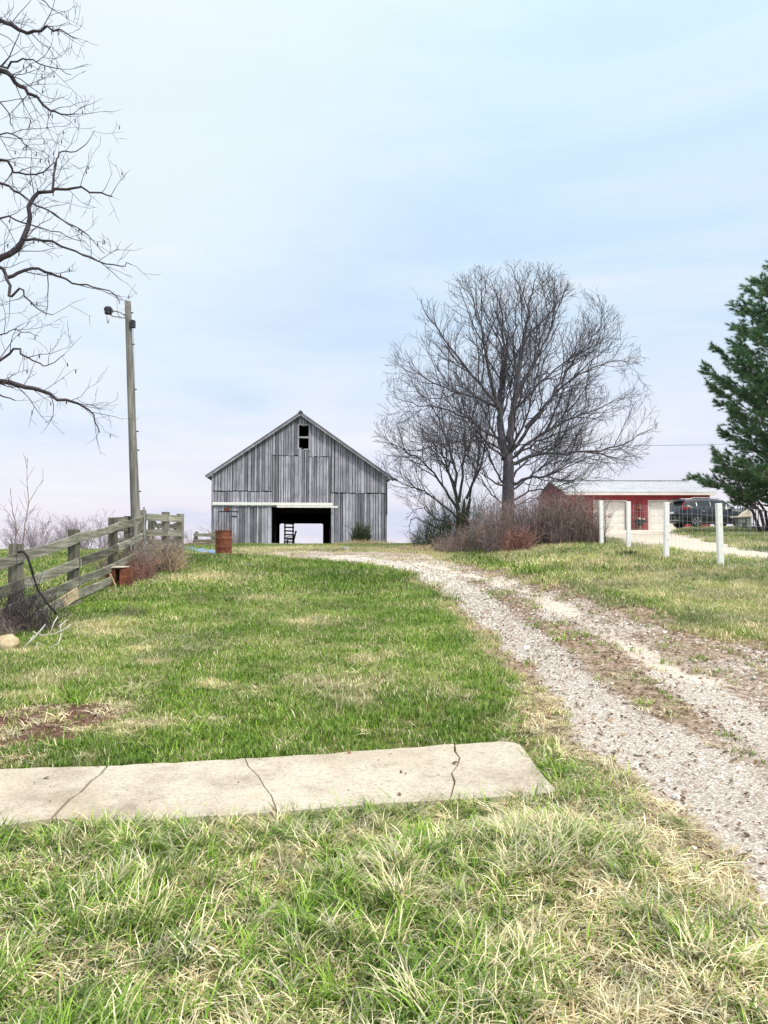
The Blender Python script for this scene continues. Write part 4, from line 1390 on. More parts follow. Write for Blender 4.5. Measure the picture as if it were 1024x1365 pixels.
def bench():
    Y = 38.0
    c = at(990, 701, Y); z0 = Hs(c.x, c.y)
    e = empty('stone_bench', (c.x, c.y, z0), 'grey block bench carrying a pale wedge of stone beside the parked car', 'bench')
    zs = at(990, 690.5, Y).z - z0
    s = Y / F
    for x0, x1 in ((-7, -3.5), (2, 9)):
        m = MB(); m.box(x0 * s, x1 * s, -.25, .25, -.2, zs); m.build('leg', M['block'], e, bevel=.02)
    m = MB(); m.box(-8 * s, 9 * s, -.22, .2, zs - .25, zs - .02); m.build('brace', M['block'], e)
    m = MB(); m.prism([(-13 * s, zs), (10 * s, zs + .05), (11 * s, zs + .12), (-13 * s, zs + .09)], -.3, .3); m.build('seat', M['pale_sheet'], e, bevel=.02)
    m = MB(); m.prism([(-4 * s, zs + .09), (10.5 * s, zs + .12), (9.5 * s, zs + .34), (6 * s, zs + .46), (4.5 * s, zs + .36), (1 * s, zs + .28)], -.18, .22); m.build('wedge_stone', M['pale_sheet'], e, bevel=.03)
    # iron railing further back
    Y = 46.5; c = at(997, 700, Y); z0 = Hs(c.x, c.y)
    e = empty('iron_railing', (c.x, c.y, z0), 'dark iron railing with upright bars behind the parked car', 'railing')
    m = MB(); z1 = at(997, 667, Y).z - z0; s = Y / F
    for k in range(9): m.box((-13 + k * 3.4) * s - .02, (-13 + k * 3.4) * s + .02, -.02, .02, -.1, z1 - .04 * abs(k - 4))
    m.build('bar', M['dark_metal'], e)
    m = MB()
    for zz in (z1, z1 - .45, .35): m.bar((-14 * s, 0, zz - .12), (0, 0, zz), .05, .05); m.bar((0, 0, zz), (16 * s, 0, zz - .12), .05, .05)
    m.build('rail', M['dark_metal'], e)
    # small flat trailer / slab right of bench
    Y = 36.5; c = at(1004, 698, Y); z0 = Hs(c.x, c.y)
    m = MB(); m.box(-.2, .5, -.3, .3, .0, .16); m.box(-.1, .0, -.2, .2, -.2, .0); m.box(.35, .45, -.2, .2, -.2, .0); o = m.build('low_step', M['block'], None, bevel=.02); o.location = (c.x, c.y, z0 + .05); tag(o, 'low dark block step on the lawn right of the pale bench', 'step')


bench()

# ------------------------------------------------------------------ TREES
def grow(mb, start, d, length, r0, level, rr, P, env=None):
    """one branch with its children; P: dict of habits"""
    seg = max(3, int(length / P['seg'][min(level, len(P['seg']) - 1)]))
    pts = [start.copy()]; dirs = [d.copy()]
    p = start.copy(); dd = d.copy(); st = length / seg
    wob = P['wob'][min(level, len(P['wob']) - 1)]
    for i in range(seg):
        dd = dd + Vector((rr.gauss(0, wob), rr.gauss(0, wob), rr.gauss(0, wob))) + Vector((0, 0, P['up'][min(level, len(P['up']) - 1)])) * (1.0 / seg)
        dd.normalize(); p = p + dd * st
        pts.append(p.copy()); dirs.append(dd.copy())
    r1 = max(P['rmin'], r0 * .35)
    rad = [max(P['rmin'], r0 + (r1 - r0) * (i / seg)) for i in range(seg + 1)]
    rad[-1] = rad[-1] * .6
    mb.tube(pts, rad, 5 if r0 > P['rmin'] * 3 else 3, (.5, .5, 0), cap=False)
    if level < P['levels']:
        spawn(mb, pts, dirs, rad, length, level, rr, P, env)


def spawn(mb, pts, dirs, rad, length, level, rr, P, env, t0=None):
    n = int(P['n'][level] * length + rr.random())
    if t0 is None: t0 = .18
    for k in range(n):
        t = t0 + (1 - t0) * ((k + rr.random()) / n)
        f = t * (len(pts) - 1); i = min(int(f), len(pts) - 2); u = f - i
        p = pts[i].lerp(pts[i + 1], u); dd = dirs[i]
        ax = dd.cross(Vector((rr.gauss(0, 1), rr.gauss(0, 1), rr.gauss(0, 1))))
        if ax.length < 1e-3: continue
        ax.normalize()
        an = rr.uniform(*P['ang'])
        nd = (Matrix.Rotation(an, 3, ax) @ dd)
        nd.z += P['lift']; nd.normalize()
        L = P['len'][level] * rr.uniform(.6, 1.25) * (1.15 - .6 * t) 
        if env is not None:
            c, a = env
            q = Vector(((p.x - c.x) / a[0], (p.y - c.y) / a[1], (p.z - c.z) / (a[2] if p.z > c.z else a[3])))
            e = Vector((nd.x / a[0], nd.y / a[1], nd.z / (a[2] if p.z > c.z else a[3])))
            A = e.dot(e); B = 2 * q.dot(e); C = q.dot(q) - 1
            disc = B * B - 4 * A * C
            if disc > 0:
                tm = (-B + math.sqrt(disc)) / (2 * A)
                if tm <= .05: L = min(L, P['stub'])
                else: L = min(L, tm * rr.uniform(.85, 1.05) + .05)
            else: L = min(L, P['stub'])
        r = max(P['rmin'], min(rad[i] * .62, P['rk'] * L))
        grow(mb, p, nd, L, r, level + 1, rr, P, env)


def limb(mb, px_pts, D, rr, P, env, r0, r1, depth=0.0, level=0, t0=.2, wig=.6):
    """surveyed limb: photo directions at distance D, drifting in depth"""
    n = len(px_pts); base = []
    for i, (a, b) in enumerate(px_pts):
        base.append(at(a, b, D + depth * (i / (n - 1)) ** 1.2))
    pts = []
    for i in range(n - 1):
        p0 = base[max(i - 1, 0)]; p1 = base[i]; p2 = base[i + 1]; p3 = base[min(i + 2, n - 1)]
        for j in range(4):
            t = j / 4
            q = .5 * ((2 * p1) + (p2 - p0) * t + (2 * p0 - 5 * p1 + 4 * p2 - p3) * t * t + (3 * p1 - p0 - 3 * p2 + p3) * t ** 3)
            if i or j: q = q + Vector((rr.gauss(0, 1), rr.gauss(0, 1), rr.gauss(0, 1))) * P['jit'] * wig
            pts.append(q)
    pts.append(base[-1])
    m = len(pts); dirs = [(pts[min(i + 1, m - 1)] - pts[max(i - 1, 0)]).normalized() for i in range(m)]
    L = sum((pts[i + 1] - pts[i]).length for i in range(m - 1))
    rad = [r0 + (r1 - r0) * (i / (m - 1)) ** .8 for i in range(m)]
    mb.tube(pts, rad, 8 if r0 > .04 else 6, (.5, .5, 0))
    spawn(mb, pts, dirs, rad, L, level, rr, P, env, t0)
    return pts


def big_tree():
    rr = random.Random(21); D = 31.0
    g_ = at(678, 730, D); gz = Hs(g_.x, g_.y)
    e = empty('bare_tree', (g_.x, g_.y, gz), 'large leafless tree with broad domed crown rising behind the brambles', 'tree')
    o = Vector((g_.x, g_.y, gz))
    P = dict(seg=[.45, .3, .22, .2], wob=[.09, .11, .13, .15], up=[.35, .35, .25, .15], rmin=.006, levels=3, n=[2.8, 3.4, 4.0, 0], len=[2.5, 1.25, .62, .3],
             ang=(.35, .95), lift=.12, rk=.016, stub=.25, jit=.035)
    c = at(684, 575, D); env = (c, (5.9, 4.2, 7.15, 3.1))
    t = MB()
    t.tube([Vector((g_.x, g_.y, gz - .3)), at(677, 690, D), at(677.5, 655, D), at(678, 622, D), at(677, 604, D), at(677, 594, D)], [.34, .27, .25, .23, .17, .06], 14, (.5, .5, 0))
    ob = t.build('trunk', M['bark_grey'], e, smooth=True); ob.location = -o
    m = MB()
    LB = [
        ([(675, 612), (668, 575), (667, 540), (668, 506), (672, 470), (670, 430), (669, 385)], .20, .03, .8),
        ([(679, 612), (681, 570), (687, 525), (693, 486), (699, 450), (706, 410), (713, 372)], .20, .03, -.6),
        ([(684, 545), (688, 500), (684, 460), (690, 410), (690, 362)], .09, .02, 1.5),
        ([(668, 560), (655, 510), (646, 455), (634, 410), (620, 370)], .12, .02, -1.6),
        ([(667, 545), (636, 530), (602, 520), (568, 505), (538, 480)], .10, .018, -1.0),
        ([(670, 555), (640, 512), (605, 470), (575, 425), (556, 398)], .11, .018, 1.2),
        ([(672, 590), (640, 570), (600, 548), (560, 540), (524, 530)], .09, .018, 1.6),
        ([(673, 600), (640, 588), (600, 590), (560, 600), (520, 596)], .08, .015, -1.8),
        ([(684, 598), (706, 570), (735, 530), (763, 486), (790, 450), (806, 430)], .12, .018, -1.2),
        ([(686, 606), (720, 580), (755, 560), (795, 545), (838, 520)], .11, .016, 1.0),
        ([(684, 618), (715, 606), (755, 603), (800, 600), (835, 590), (868, 572)], .12, .016, -.8),
        ([(684, 645), (712, 636), (740, 628), (775, 610), (815, 618)], .10, .015, -1.6),
        ([(690, 520), (715, 480), (735, 440), (748, 400), (760, 380)], .09, .016, .8),
        ([(688, 545), (730, 500), (775, 470), (815, 470)], .09, .015, 2.6),
        ([(680, 600), (700, 560), (712, 520), (722, 470), (728, 420)], .08, .015, 4.0),
        ([(672, 605), (650, 560), (630, 520), (612, 480)], .08, .015, 4.2),
        ([(676, 605), (690, 580), (680, 520), (675, 470)], .08, .015, -4.2),
        ([(673, 610), (650, 590), (625, 560), (600, 520)], .08, .015, -4.0),
        ([(684, 610), (715, 590), (750, 575), (785, 560)], .08, .015, -4.0),
        ([(690, 530), (708, 490), (722, 450), (734, 405), (741, 372)], .08, .012, .2),
        ([(700, 570), (745, 520), (780, 495), (822, 480), (845, 490)], .08, .012, -.3),
        ([(682, 668), (705, 655), (735, 650), (768, 640), (800, 640)], .07, .012, 1.2),
        ([(682, 680), (700, 668), (722, 662), (745, 668)], .05, .012, -1.2),
        ([(674, 676), (655, 660), (640, 640), (625, 632)], .06, .012, 1.0),
        ([(680, 640), (700, 615), (725, 585), (750, 540)], .08, .012, 2.8),
        ([(676, 650), (660, 625), (645, 590), (632, 560)], .08, .012, 2.8),
        ([(680, 655), (700, 640), (730, 620), (765, 612), (800, 622)], .07, .012, 3.2),
        ([(680, 650), (655, 640), (635, 615), (610, 600)], .07, .015, -1.8),
    ]
    for pts, r0, r1, dp in LB: limb(m, pts, D, rr, P, env, r0 * (1.0 if r0 > .15 else .74), r1 * .5, dp, wig=1.0)
    ob = m.build('crown', M['bark_grey'], e); ob.location = -o
    return len(m.v)


def small_tree():
    rr = random.Random(5); D = 34.0
    g_ = at(615, 725, D); gz = Hs(g_.x, g_.y)
    e = empty('multistem_tree', (g_.x, g_.y, gz), 'smaller leafless tree with many stems, left of and behind the big bare tree', 'tree')
    o = Vector((g_.x, g_.y, gz))
    P = dict(seg=[.45, .3, .22, .2], wob=[.10, .12, .14, .15], up=[.2, .25, .2, .15], rmin=.006, levels=3, n=[3.0, 3.6, 4.2, 0], len=[2.0, 1.1, .55, .3],
             ang=(.35, 1.0), lift=.05, rk=.016, stub=.2, jit=.04)
    c = at(585, 610, D); env = (c, (3.1, 3.6, 4.6, 2.8))
    m = MB(); b = (615, 722)
    t = MB()
    for dx in (-5, 3, 9): t.tube([at(b[0] + dx, 728, D), at(b[0] + dx * .7, 690, D + dx * .05), at(b[0] + dx * 1.4, 665, D + dx * .08)], [.17, .12, .04], 10, (.5, .5, 0))
    ob = t.build('trunk', M['bark_grey'], e, smooth=True); ob.location = -o
    LB = [([(610, 670), (606, 620), (590, 570), (570, 535), (552, 510)], .10, .015, .5),
          ([(610, 680), (585, 640), (555, 610), (530, 595), (510, 582)], .09, .012, -.8),
          ([(612, 670), (618, 620), (618, 570), (608, 520), (600, 490)], .10, .015, 1.4),
          ([(622, 665), (640, 620), (650, 580), (655, 545)], .10, .015, -.5),
          ([(608, 690), (580, 665), (550, 650), (528, 640), (512, 630)], .07, .012, 1.0),
          ([(606, 700), (580, 690), (560, 678), (540, 690)], .06, .012, -1.0),
          ([(612, 680), (598, 630), (570, 590), (540, 560)], .08, .012, 2.5),
          ([(612, 680), (600, 630), (585, 600), (560, 570)], .08, .012, -2.6),
          ([(622, 680), (632, 640), (640, 600), (632, 560)], .07, .012, -2.6),
          ([(600, 705), (575, 700), (552, 690), (545, 705), (560, 722)], .05, .012, -1.2)]
    for pts, r0, r1, dp in LB: limb(m, pts, D, rr, P, env, r0 * .75, r1 * .6, dp, wig=1.0)
    ob = m.build('crown', M['bark_grey'], e); ob.location = -o


def left_tree():
    rr = random.Random(9); D = 8.5
    b = Vector((-8.4, 8.6, 0)); b.z = Hs(b.x, b.y)
    e = empty('overhanging_tree', b, 'bare dark branches reaching in from a tree beyond the left edge', 'tree')
    P = dict(seg=[.16, .12, .08, .08], wob=[.17, .2, .2, .2], up=[.0, .08, .05, .0], rmin=.0021, levels=3, n=[3.5, 4.0, 5.0, 0], len=[.62, .34, .16, .1],
             ang=(.4, 1.15), lift=.08, rk=.011, stub=.12, jit=.020)
    t = MB()
    t.tube([b - Vector((0, 0, .3)), b + Vector((.1, 0, 2.2)), b + Vector((.3, 0, 4.0)), b + Vector((.2, .1, 6.5)), b + Vector((.5, 0, 9))], [.38, .30, .27, .18, .08], 14, (.5, .5, 0))
    ob = t.build('trunk', M['bark_grey'], e, smooth=True); ob.location = -b
    m = MB()
    LB = [
        ([(-420, 420), (-220, 400), (-80, 380), (0, 345), (33, 317), (44, 264), (66, 255), (110, 252), (150, 262)], .062, .007, .3),
        ([(30, 318), (70, 322), (110, 340), (150, 352), (176, 353)], .018, .004, -.3),
        ([(70, 256), (72, 225), (80, 205), (108, 198), (126, 174)], .016, .003, .2),
        ([(-80, 382), (-20, 352), (8, 366), (14, 396), (30, 385), (45, 405), (70, 420)], .030, .004, -.4),
        ([(10, 370), (44, 358), (75, 367), (105, 380), (145, 387), (160, 405)], .022, .004, .3),
        ([(-400, 300), (-200, 180), (-60, 120), (0, 94), (26, 114), (48, 130), (75, 150), (104, 152)], .060, .005, .5),
        ([(-400, 200), (-200, 90), (-60, 50), (0, 28), (35, 42), (70, 38), (102, 52)], .055, .004, -.4),
        ([(-60, 122), (0, 90), (30, 80), (60, 85), (95, 100)], .018, .003, -.5),
        ([(-420, 560), (-200, 540), (-80, 520), (0, 508), (44, 517), (88, 534), (119, 545), (133, 577)], .060, .004, .4),
        ([(-80, 520), (-20, 500), (18, 466), (40, 478), (62, 488), (86, 473)], .022, .003, -.3),
        ([(-40, 512), (0, 525), (20, 534)], .016, .005, .2),
        ([(-200, 400), (-60, 240), (0, 213), (26, 233), (66, 224), (72, 200)], .030, .003, .5),
        ([(-60, 240), (0, 245), (30, 262), (70, 285), (110, 310), (140, 338)], .020, .003, -.3),
        ([(-60, 300), (0, 290), (40, 300), (80, 310), (120, 330)], .016, .003, .6),
        ([(-60, 60), (-10, 0), (30, -20), (60, 5), (85, 20)], .018, .003, .3),
        ([(-60, 150), (-10, 130), (10, 150), (16, 168)], .014, .004, -.2),
        ([(-60, 200), (0, 178), (30, 188), (33, 200)], .012, .004, -.2),
        ([(-80, 480), (-10, 450), (20, 440), (52, 448)], .012, .003, .3),
    ]
    for pts, r0, r1, dp in LB: limb(m, pts, D, rr, P, None, r0, r1, dp, t0=.35 if pts[0][0] < -100 else .12)
    # a few seed pods / buds hanging
    ob = m.build('branches', M['bark_dark'], e); ob.location = -b
    s = MB()
    vv = m.v
    for k in range(90):
        p = Vector(vv[rr.randrange(len(vv))])
        if p.x < -5.2: continue
        s.tube([p, p + Vector((rr.uniform(-.008, .008), 0, -.03)), p + Vector((0, 0, -.055))], [.003, .008, .002], 4, (.5, .5, 0))
    ob = s.build('seed_pods', M['bark_dark'], e); ob.location = -b


big_tree(); small_tree(); left_tree()


# ------------------------------------------------------------------ SHRUBS
def cane_bush(name, label, cat, px0, px1, ybase, ytop, D, depth, n, mat, seed, leanx=0.0, r=.007, arch=.35, profile=None, twigs=2, group=None, tw_len=.35):
    rr = random.Random(seed)
    c = at((px0 + px1) / 2, ybase, D); c.z = Hs(c.x, c.y)
    hw = (px1 - px0) / 2 * D / F
    top = at((px0 + px1) / 2, ytop, D).z - c.z
    m = MB()
    for k in range(n):
        u = rr.uniform(-1, 1); v = rr.uniform(-1, 1)
        x = u * hw * .92; y = v * depth / 2
        pr = profile(u) if profile else math.sqrt(max(0, 1 - u * u * .75))
        h = max(.15, top * pr * rr.uniform(.45, 1.08))
        z0 = Hs(c.x + x, c.y + y) - c.z - .05
        dx = rr.gauss(leanx, arch) ; dy = rr.gauss(0, arch)
        pts = []; N = 5
        for i in range(N + 1):
            t = i / N
            pts.append(Vector((x + dx * h * t ** 1.7 * .8 + rr.gauss(0, .02), y + dy * h * t ** 1.7 * .6 + rr.gauss(0, .02), z0 + h * (t - .18 * abs(dx) * t ** 3))))
        m.tube(pts, [r * (1.25 - .8 * i / N) * rr.uniform(.8, 1.2) for i in range(N + 1)], 3, (rr.random(), rr.random(), 0), cap=False)
        for j in range(twigs):
            i = rr.randrange(1, N); p = pts[i]
            d = Vector((rr.gauss(0, .7), rr.gauss(0, .6), rr.uniform(.2, 1))).normalized() * tw_len * rr.uniform(.5, 1.3)
            m.tube([p, p + d * .5 + Vector((0, 0, .02)), p + d], [r * .6, r * .5, r * .3], 3, (rr.random(), rr.random(), 0), cap=False)
    o = m.build(name, mat, None); o.location = c
    return tag(o, label, cat, group)


BR_G = None
cane_bush('bramble_bush', 'broad purplish brown bramble thicket below the big bare trunk', 'bush', 640, 745, 737, 646, 25.0, 2.6, 760, M['bark_brown'], 1, profile=lambda u: .95 - .2 * u * u + .06 * math.sin(u * 7), twigs=4)
cane_bush('bramble_bush', 'dense twiggy bramble thicket right in front of the red garage end', 'bush', 722, 800, 733, 648, 24.0, 2.4, 680, M['bark_brown'], 2, profile=lambda u: 1 - .35 * max(0, u) ** 3, twigs=4, r=.0065)
cane_bush('bramble_bush', 'low reddish bramble thicket sloping down toward the barn', 'bush', 580, 668, 735, 668, 27.0, 2.4, 420, M['bark_brown'], 3, leanx=-.2, profile=lambda u: .28 + .36 * (u + 1), twigs=3)
cane_bush('bramble_bush', 'small dark red bramble clump at the very front of the thicket', 'bush', 672, 708, 738, 696, 23.0, .9, 170, M['bark_red'], 4, twigs=3)
cane_bush('dark_shrub', 'dark green brown shrub tangled under the smaller bare tree', 'bush', 548, 652, 729, 640, 32.5, 2.8, 420, M['evergreen'], 5, profile=lambda u: .55 + .4 * (1 - (u - .3) ** 2), twigs=5, r=.008, tw_len=.5)
cane_bush('barn_shrub', 'dark evergreen shrub leaning against the right of the barn front', 'bush', 470, 492, 725, 692, 49.0, .8, 260, M['evergreen'], 6, leanx=.05, r=.014, profile=lambda u: 1 - .5 * u * u, twigs=5, tw_len=.3)
cane_bush('vine_tangle', 'dark tangle of dead vines hanging over the near fence rails', 'vine', -14, 78, 846, 748, 10.3, .7, 190, M['bark_dark'], 7, arch=.55, r=.0032, twigs=7, tw_len=.15, profile=lambda u: .95 - .35 * u * u + .1 * math.sin(5 * u))
cane_bush('dead_weeds', 'dry brown weeds standing at the fence behind the rusty box', 'weeds', 132, 205, 772, 706, 17.0, 1.0, 230, M['bark_brown'], 8, arch=.5, r=.005, twigs=4, tw_len=.25)
cane_bush('dead_weeds', 'reddish brown weed clump right of the rusty box', 'weeds', 166, 200, 778, 738, 16.6, .7, 200, M['bark_red'], 9, arch=.5, r=.004, twigs=4, tw_len=.2)
cane_bush('dead_weeds', 'straw and brown weeds filling the foot of the fence corner', 'weeds', 192, 245, 756, 722, 18.3, .8, 300, M['straw'], 10, arch=.6, r=.005, twigs=3, tw_len=.2)
cane_bush('dead_weeds', 'grey stalks growing in the short fence leg by the pole', 'weeds', 198, 242, 757, 704, 18.2, .6, 130, M['bark_brown'], 11, arch=.5, r=.0045, twigs=4, tw_len=.25)
cane_bush('dead_weeds', 'dusky weeds at the foot of the leftmost fence post', 'weeds', -30, 30, 868, 800, 10.0, .6, 160, M['bark_brown'], 12, arch=.6, r=.003, twigs=4, tw_len=.15)
cane_bush('lawn_weed', 'small dark twiggy weed growing in the lawn beyond the fence branch pile', 'weeds', 166, 190, 828, 796, 11.5, .2, 16, M['bark_brown'], 13, arch=.5, r=.004, twigs=3, tw_len=.12)
cane_bush('lawn_weed', 'thin brown stalks standing in the middle of the lawn', 'weeds', 250, 272, 816, 780, 12.5, .3, 14, M['bark_brown'], 14, arch=.4, r=.003, twigs=2, tw_len=.1)
cane_bush('green_weed', 'small green weed below the second white fence post', 'weeds', 828, 850, 750, 733, 17.5, .4, 110, M['evergreen'], 15, arch=.7, r=.005, twigs=3, tw_len=.12)
cane_bush('dead_weeds', 'thin brown weed before the third white fence post', 'weeds', 848, 864, 776, 764, 14.5, .2, 24, M['bark_brown'], 16, arch=.5, r=.004, twigs=2, tw_len=.1)
cane_bush('bank_straw', 'tall pale straw at the foot of the barn right corner', 'weeds', 440, 530, 729, 717, 47.5, 1.6, 420, M['straw'], 17, arch=.8, r=.009, twigs=1, tw_len=.2)
cane_bush('bank_straw', 'pale straw fringe between the barn and the bramble thicket', 'weeds', 525, 640, 737, 722, 30.0, 1.8, 520, M['straw'], 18, arch=.8, r=.007, twigs=1, tw_len=.15)
cane_bush('bank_straw', 'pale straw fringe along the foot of the bramble thicket', 'weeds', 630, 800, 740, 728, 23.0, 1.0, 520, M['straw'], 19, arch=.8, r=.006, twigs=1, tw_len=.12)
cane_bush('dead_vine', 'grey vine stems climbing the left corner of the barn', 'vine', 276, 316, 730, 688, 48.6, .3, 40, M['bark_brown'], 20, arch=.5, r=.012, twigs=3, tw_len=.4)

# brush pile of bleached sticks
def sticks():
    rr = random.Random(4)
    g_ = gp(60, 868); D = g_.y
    lines = [[(28, 878), (45, 851), (61, 832)], [(44, 842), (56, 847), (72, 845), (88, 838), (94, 832)], [(20, 872), (40, 869), (60, 866), (78, 858), (82, 844)], [(66, 846), (72, 830), (77, 822)],
             [(20, 874), (34, 862), (45, 847)], [(48, 868), (50, 856), (60, 862)], [(82, 842), (80, 834), (90, 826)]]
    e = empty('fallen_branch', g_, 'bleached white dead branch lying in the grass below the near fence', 'branch')
    for k, ln in enumerate(lines):
        m = MB(); N = len(ln); pts = [at(a, b, D + .1 * math.sin(k * 2.1) + .05 * i) for i, (a, b) in enumerate(ln)]
        for p in pts: p.z = max(p.z, Hs(p.x, p.y) + .015)
        m.tube(pts, [.013 if k == 0 else .008, *([.009 if k == 0 else .006] * (N - 2)), .005], 6)
        ob = m.build('stick', M['bark_pale'], e, smooth=True); ob.location = -g_


sticks()


# ------------------------------------------------------------------ PINE
def pine():
    rr = random.Random(33); Y = 33.0
    b = at(1035, 706, Y); b.z = Hs(b.x, b.y)
    e = empty('pine_tree', b, 'dense dark green pine at the right edge, bare stems beneath', 'tree')
    t = MB()
    for k, (dx, dy, lx, ly) in enumerate(((0, 0, .0, 0), (-.35, .1, -1.5, .3), (-.2, -.3, -1.0, -.7), (.3, .2, .9, .3), (-.45, -.1, -1.9, -.2), (.2, -.3, .3, -.8), (-.1, .35, -.6, .9), (-.5, .2, -2.1, .6))):
        tops = (11.8 if k == 0 else 3.0)
        pts = [Vector((dx, dy, -.3)), Vector((dx + lx * .18, dy + ly * .2, 1.0)), Vector((dx + lx * .5, dy + ly * .5, tops * .5)), Vector((dx + lx, dy + ly, tops))]
        t.tube(pts, [.17 if k == 0 else .085, .15 if k == 0 else .065, .12 if k == 0 else .045, .02], 8, (.5, .5, 0))
    L = MB(); N = MB()
    def clump(p, d, s):
        # a brush of long needles around a shoot
        tone = (rr.random(), rr.random() ** 3, 0)
        for j in range(14):
            q = (d * rr.uniform(.7, 1.2) + Vector((rr.gauss(0, .36), rr.gauss(0, .36), rr.gauss(0, .32)))).normalized()
            L_ = s * rr.uniform(.7, 1.2); w = .009
            sd = q.cross(Vector((rr.gauss(0, 1), rr.gauss(0, 1), rr.gauss(0, 1)))).normalized() * w
            N.v += [tuple(p - sd), tuple(p + sd), tuple(p + q * L_ + Vector((0, 0, -.02)))]
            N.f.append((len(N.v) - 3, len(N.v) - 2, len(N.v) - 1)); N.tone += [tone] * 3
    cx = at(1052, 560, Y).x - b.x
    def radius(z):               # half width of the crown by height of the branch tips
        zs = [1.2, 1.9, 2.6, 3.4, 3.9, 4.9, 5.6, 7.2, 8.6, 9.2, 10.2, 10.8, 11.7, 12.3]
        rs = [1.6, 2.8, 3.5, 3.0, 2.7, 2.6, 2.8, 3.25, 3.2, 2.1, 2.3, 1.9, 1.3, .3]
        return float(np.interp(z, zs, rs))
    zt = 1.5
    while zt < 12.1:
        nb = 8 if zt < 10 else 6
        a0 = rr.random() * 2 * PI
        for k in range(nb):
            a = a0 + 2 * PI * k / nb + rr.uniform(-.3, .3)
            ztip = zt + rr.uniform(-.3, .3)
            Rk = radius(ztip) * rr.choice((1.0, .95, .8, .62)) * rr.uniform(.92, 1.06) + .1
            d = Vector((math.cos(a), math.sin(a), 0))
            rise = rr.uniform(.45, .8) if ztip > 3.2 else rr.uniform(.0, .35)
            zb = max(ztip - rise * Rk, .9); p0 = Vector((cx * min(1, ztip / 6), 0, zb)); dz = ztip - zb
            pts = [p0 + d * Rk * u + Vector((0, 0, dz * u ** 1.5)) + Vector((rr.gauss(0, .05), rr.gauss(0, .05), 0)) for u in (0, .25, .5, .75, 1)]
            L.tube(pts, [.035, .028, .02, .013, .006], 5, (.5, .5, 0), cap=False)
            nsh = int(Rk * 13)
            for j in range(nsh):
                u = .25 + .75 * math.sqrt(rr.random()); f = u * 4; i = min(int(f), 3); q = pts[i].lerp(pts[i + 1], f - i)
                if q.z < .95: continue
                sd = d.cross(Vector((0, 0, 1))) * rr.choice((-1, 1))
                dd = (d * .7 + sd * rr.uniform(.1, .9) + Vector((0, 0, rr.uniform(-.1, .9)))).normalized()
                ln = rr.uniform(.2, .7) * (1.25 - .6 * u)
                L.tube([q, q + dd * ln * .5, q + dd * ln + Vector((0, 0, .05))], [.007, .006, .004], 3, (.5, .5, 0), cap=False)
                for w in range(int(2 + ln * 5)):
                    uu = rr.uniform(.35, 1); clump(q + dd * ln * uu, (dd + Vector((0, 0, .35))).normalized(), .22)
            clump(pts[-1], (pts[-1] - pts[-2]).normalized(), .2)
        zt += rr.uniform(.26, .38)
    t.build('trunk', M['pine_bark'], e, smooth=True)
    L.build('limbs', M['pine_bark'], e)
    N.build('crown', M['pine'], e)


pine()


# ------------------------------------------------------------------ FAR TREES AND SAPLINGS
def far_trees():
    rr = random.Random(12)
    P = dict(seg=[.9, .7, .5], wob=[.10, .14, .16], up=[.3, .2, .15], rmin=.015, levels=3, n=[1.9, 2.1, 2.0, 0], len=[3.0, 1.4, .75, .3], ang=(.3, .9), lift=.1, rk=.02, stub=.4, jit=.05)
    protos = []
    for k in range(4):
        m = MB()
        for s in range(3):
            st = Vector((rr.uniform(-.4, .4), rr.uniform(-.4, .4), -.3)); d = Vector((rr.gauss(0, .22), rr.gauss(0, .22), 1)).normalized()
            grow(m, st, d, rr.uniform(4.5, 6.5), .14, 0, rr, P, None)
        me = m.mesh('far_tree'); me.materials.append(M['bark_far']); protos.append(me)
    pxs = [-60, -35, -12, 6, 22, 40, 55, 70, 84, 98, 112, 124, 138, 160, 205, 228, 250]
    for i, px in enumerate(pxs):
        D = rr.uniform(85, 120); p = at(px, 735, D); p.z = Hs(p.x, p.y)
        top = 690 + rr.uniform(-6, 8) + (10 if px > 140 else 0)
        want = at(px, top, D).z - p.z
        o = bpy.data.objects.new('far_tree', protos[i % 4]); COL.objects.link(o)
        o.location = p; o.rotation_euler = (0, 0, rr.uniform(0, 6.28)); s = want / 7.0; o.scale = (s * 1.1, s * 1.1, s)
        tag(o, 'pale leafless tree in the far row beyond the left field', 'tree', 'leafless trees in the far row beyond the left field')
    # saplings behind the fence
    P2 = dict(seg=[.25, .2, .15], wob=[.05, .09, .1], up=[.25, .2, .1], rmin=.005, levels=1, n=[2.5, 2.5, 0], len=[.55, .25, .2], ang=(.3, .8), lift=.15, rk=.01, stub=.1, jit=.008)
    for pts, lab in (([(19, 735), (22, 705), (17, 680), (14, 650)], 'thin grey sapling, the shorter of two behind the near fence'),
                     ([(30, 735), (33, 700), (38, 672), (36, 640), (37, 610)], 'tall thin forked sapling whip behind the near fence')):
        g_ = at(pts[0][0], 735, 19.0); g_.z = Hs(g_.x, g_.y)
        m = MB(); ln = [(pts[0][0], 745)] + pts
        limb(m, ln, 19.0, rr, P2, None, .022, .005, .3, t0=.4)
        if 'forked' in lab: limb(m, [(38, 672), (47, 655), (58, 640)], 19.2, rr, P2, None, .010, .004, .2, t0=.5)
        else: limb(m, [(22, 705), (12, 685), (0, 672)], 19.1, rr, P2, None, .010, .004, .2, t0=.5); limb(m, [(22, 710), (34, 690), (46, 678)], 19.1, rr, P2, None, .008, .004, .2, t0=.5)
        o = m.build('sapling', M['bark_brown'], None); 
        for v in o.data.vertices: v.co -= g_
        o.location = g_; tag(o, lab, 'sapling')


far_trees()

# overhead wire
m = MB()
m.tube([at(700, 588, 75), at(780, 592, 72), at(860, 594, 70), at(940, 593, 68), at(1100, 586, 64)], .018, 4)
o = m.build('power_line', M['dark_metal'], None); tag(o, 'thin overhead power line crossing the sky right of the big bare tree', 'wire')

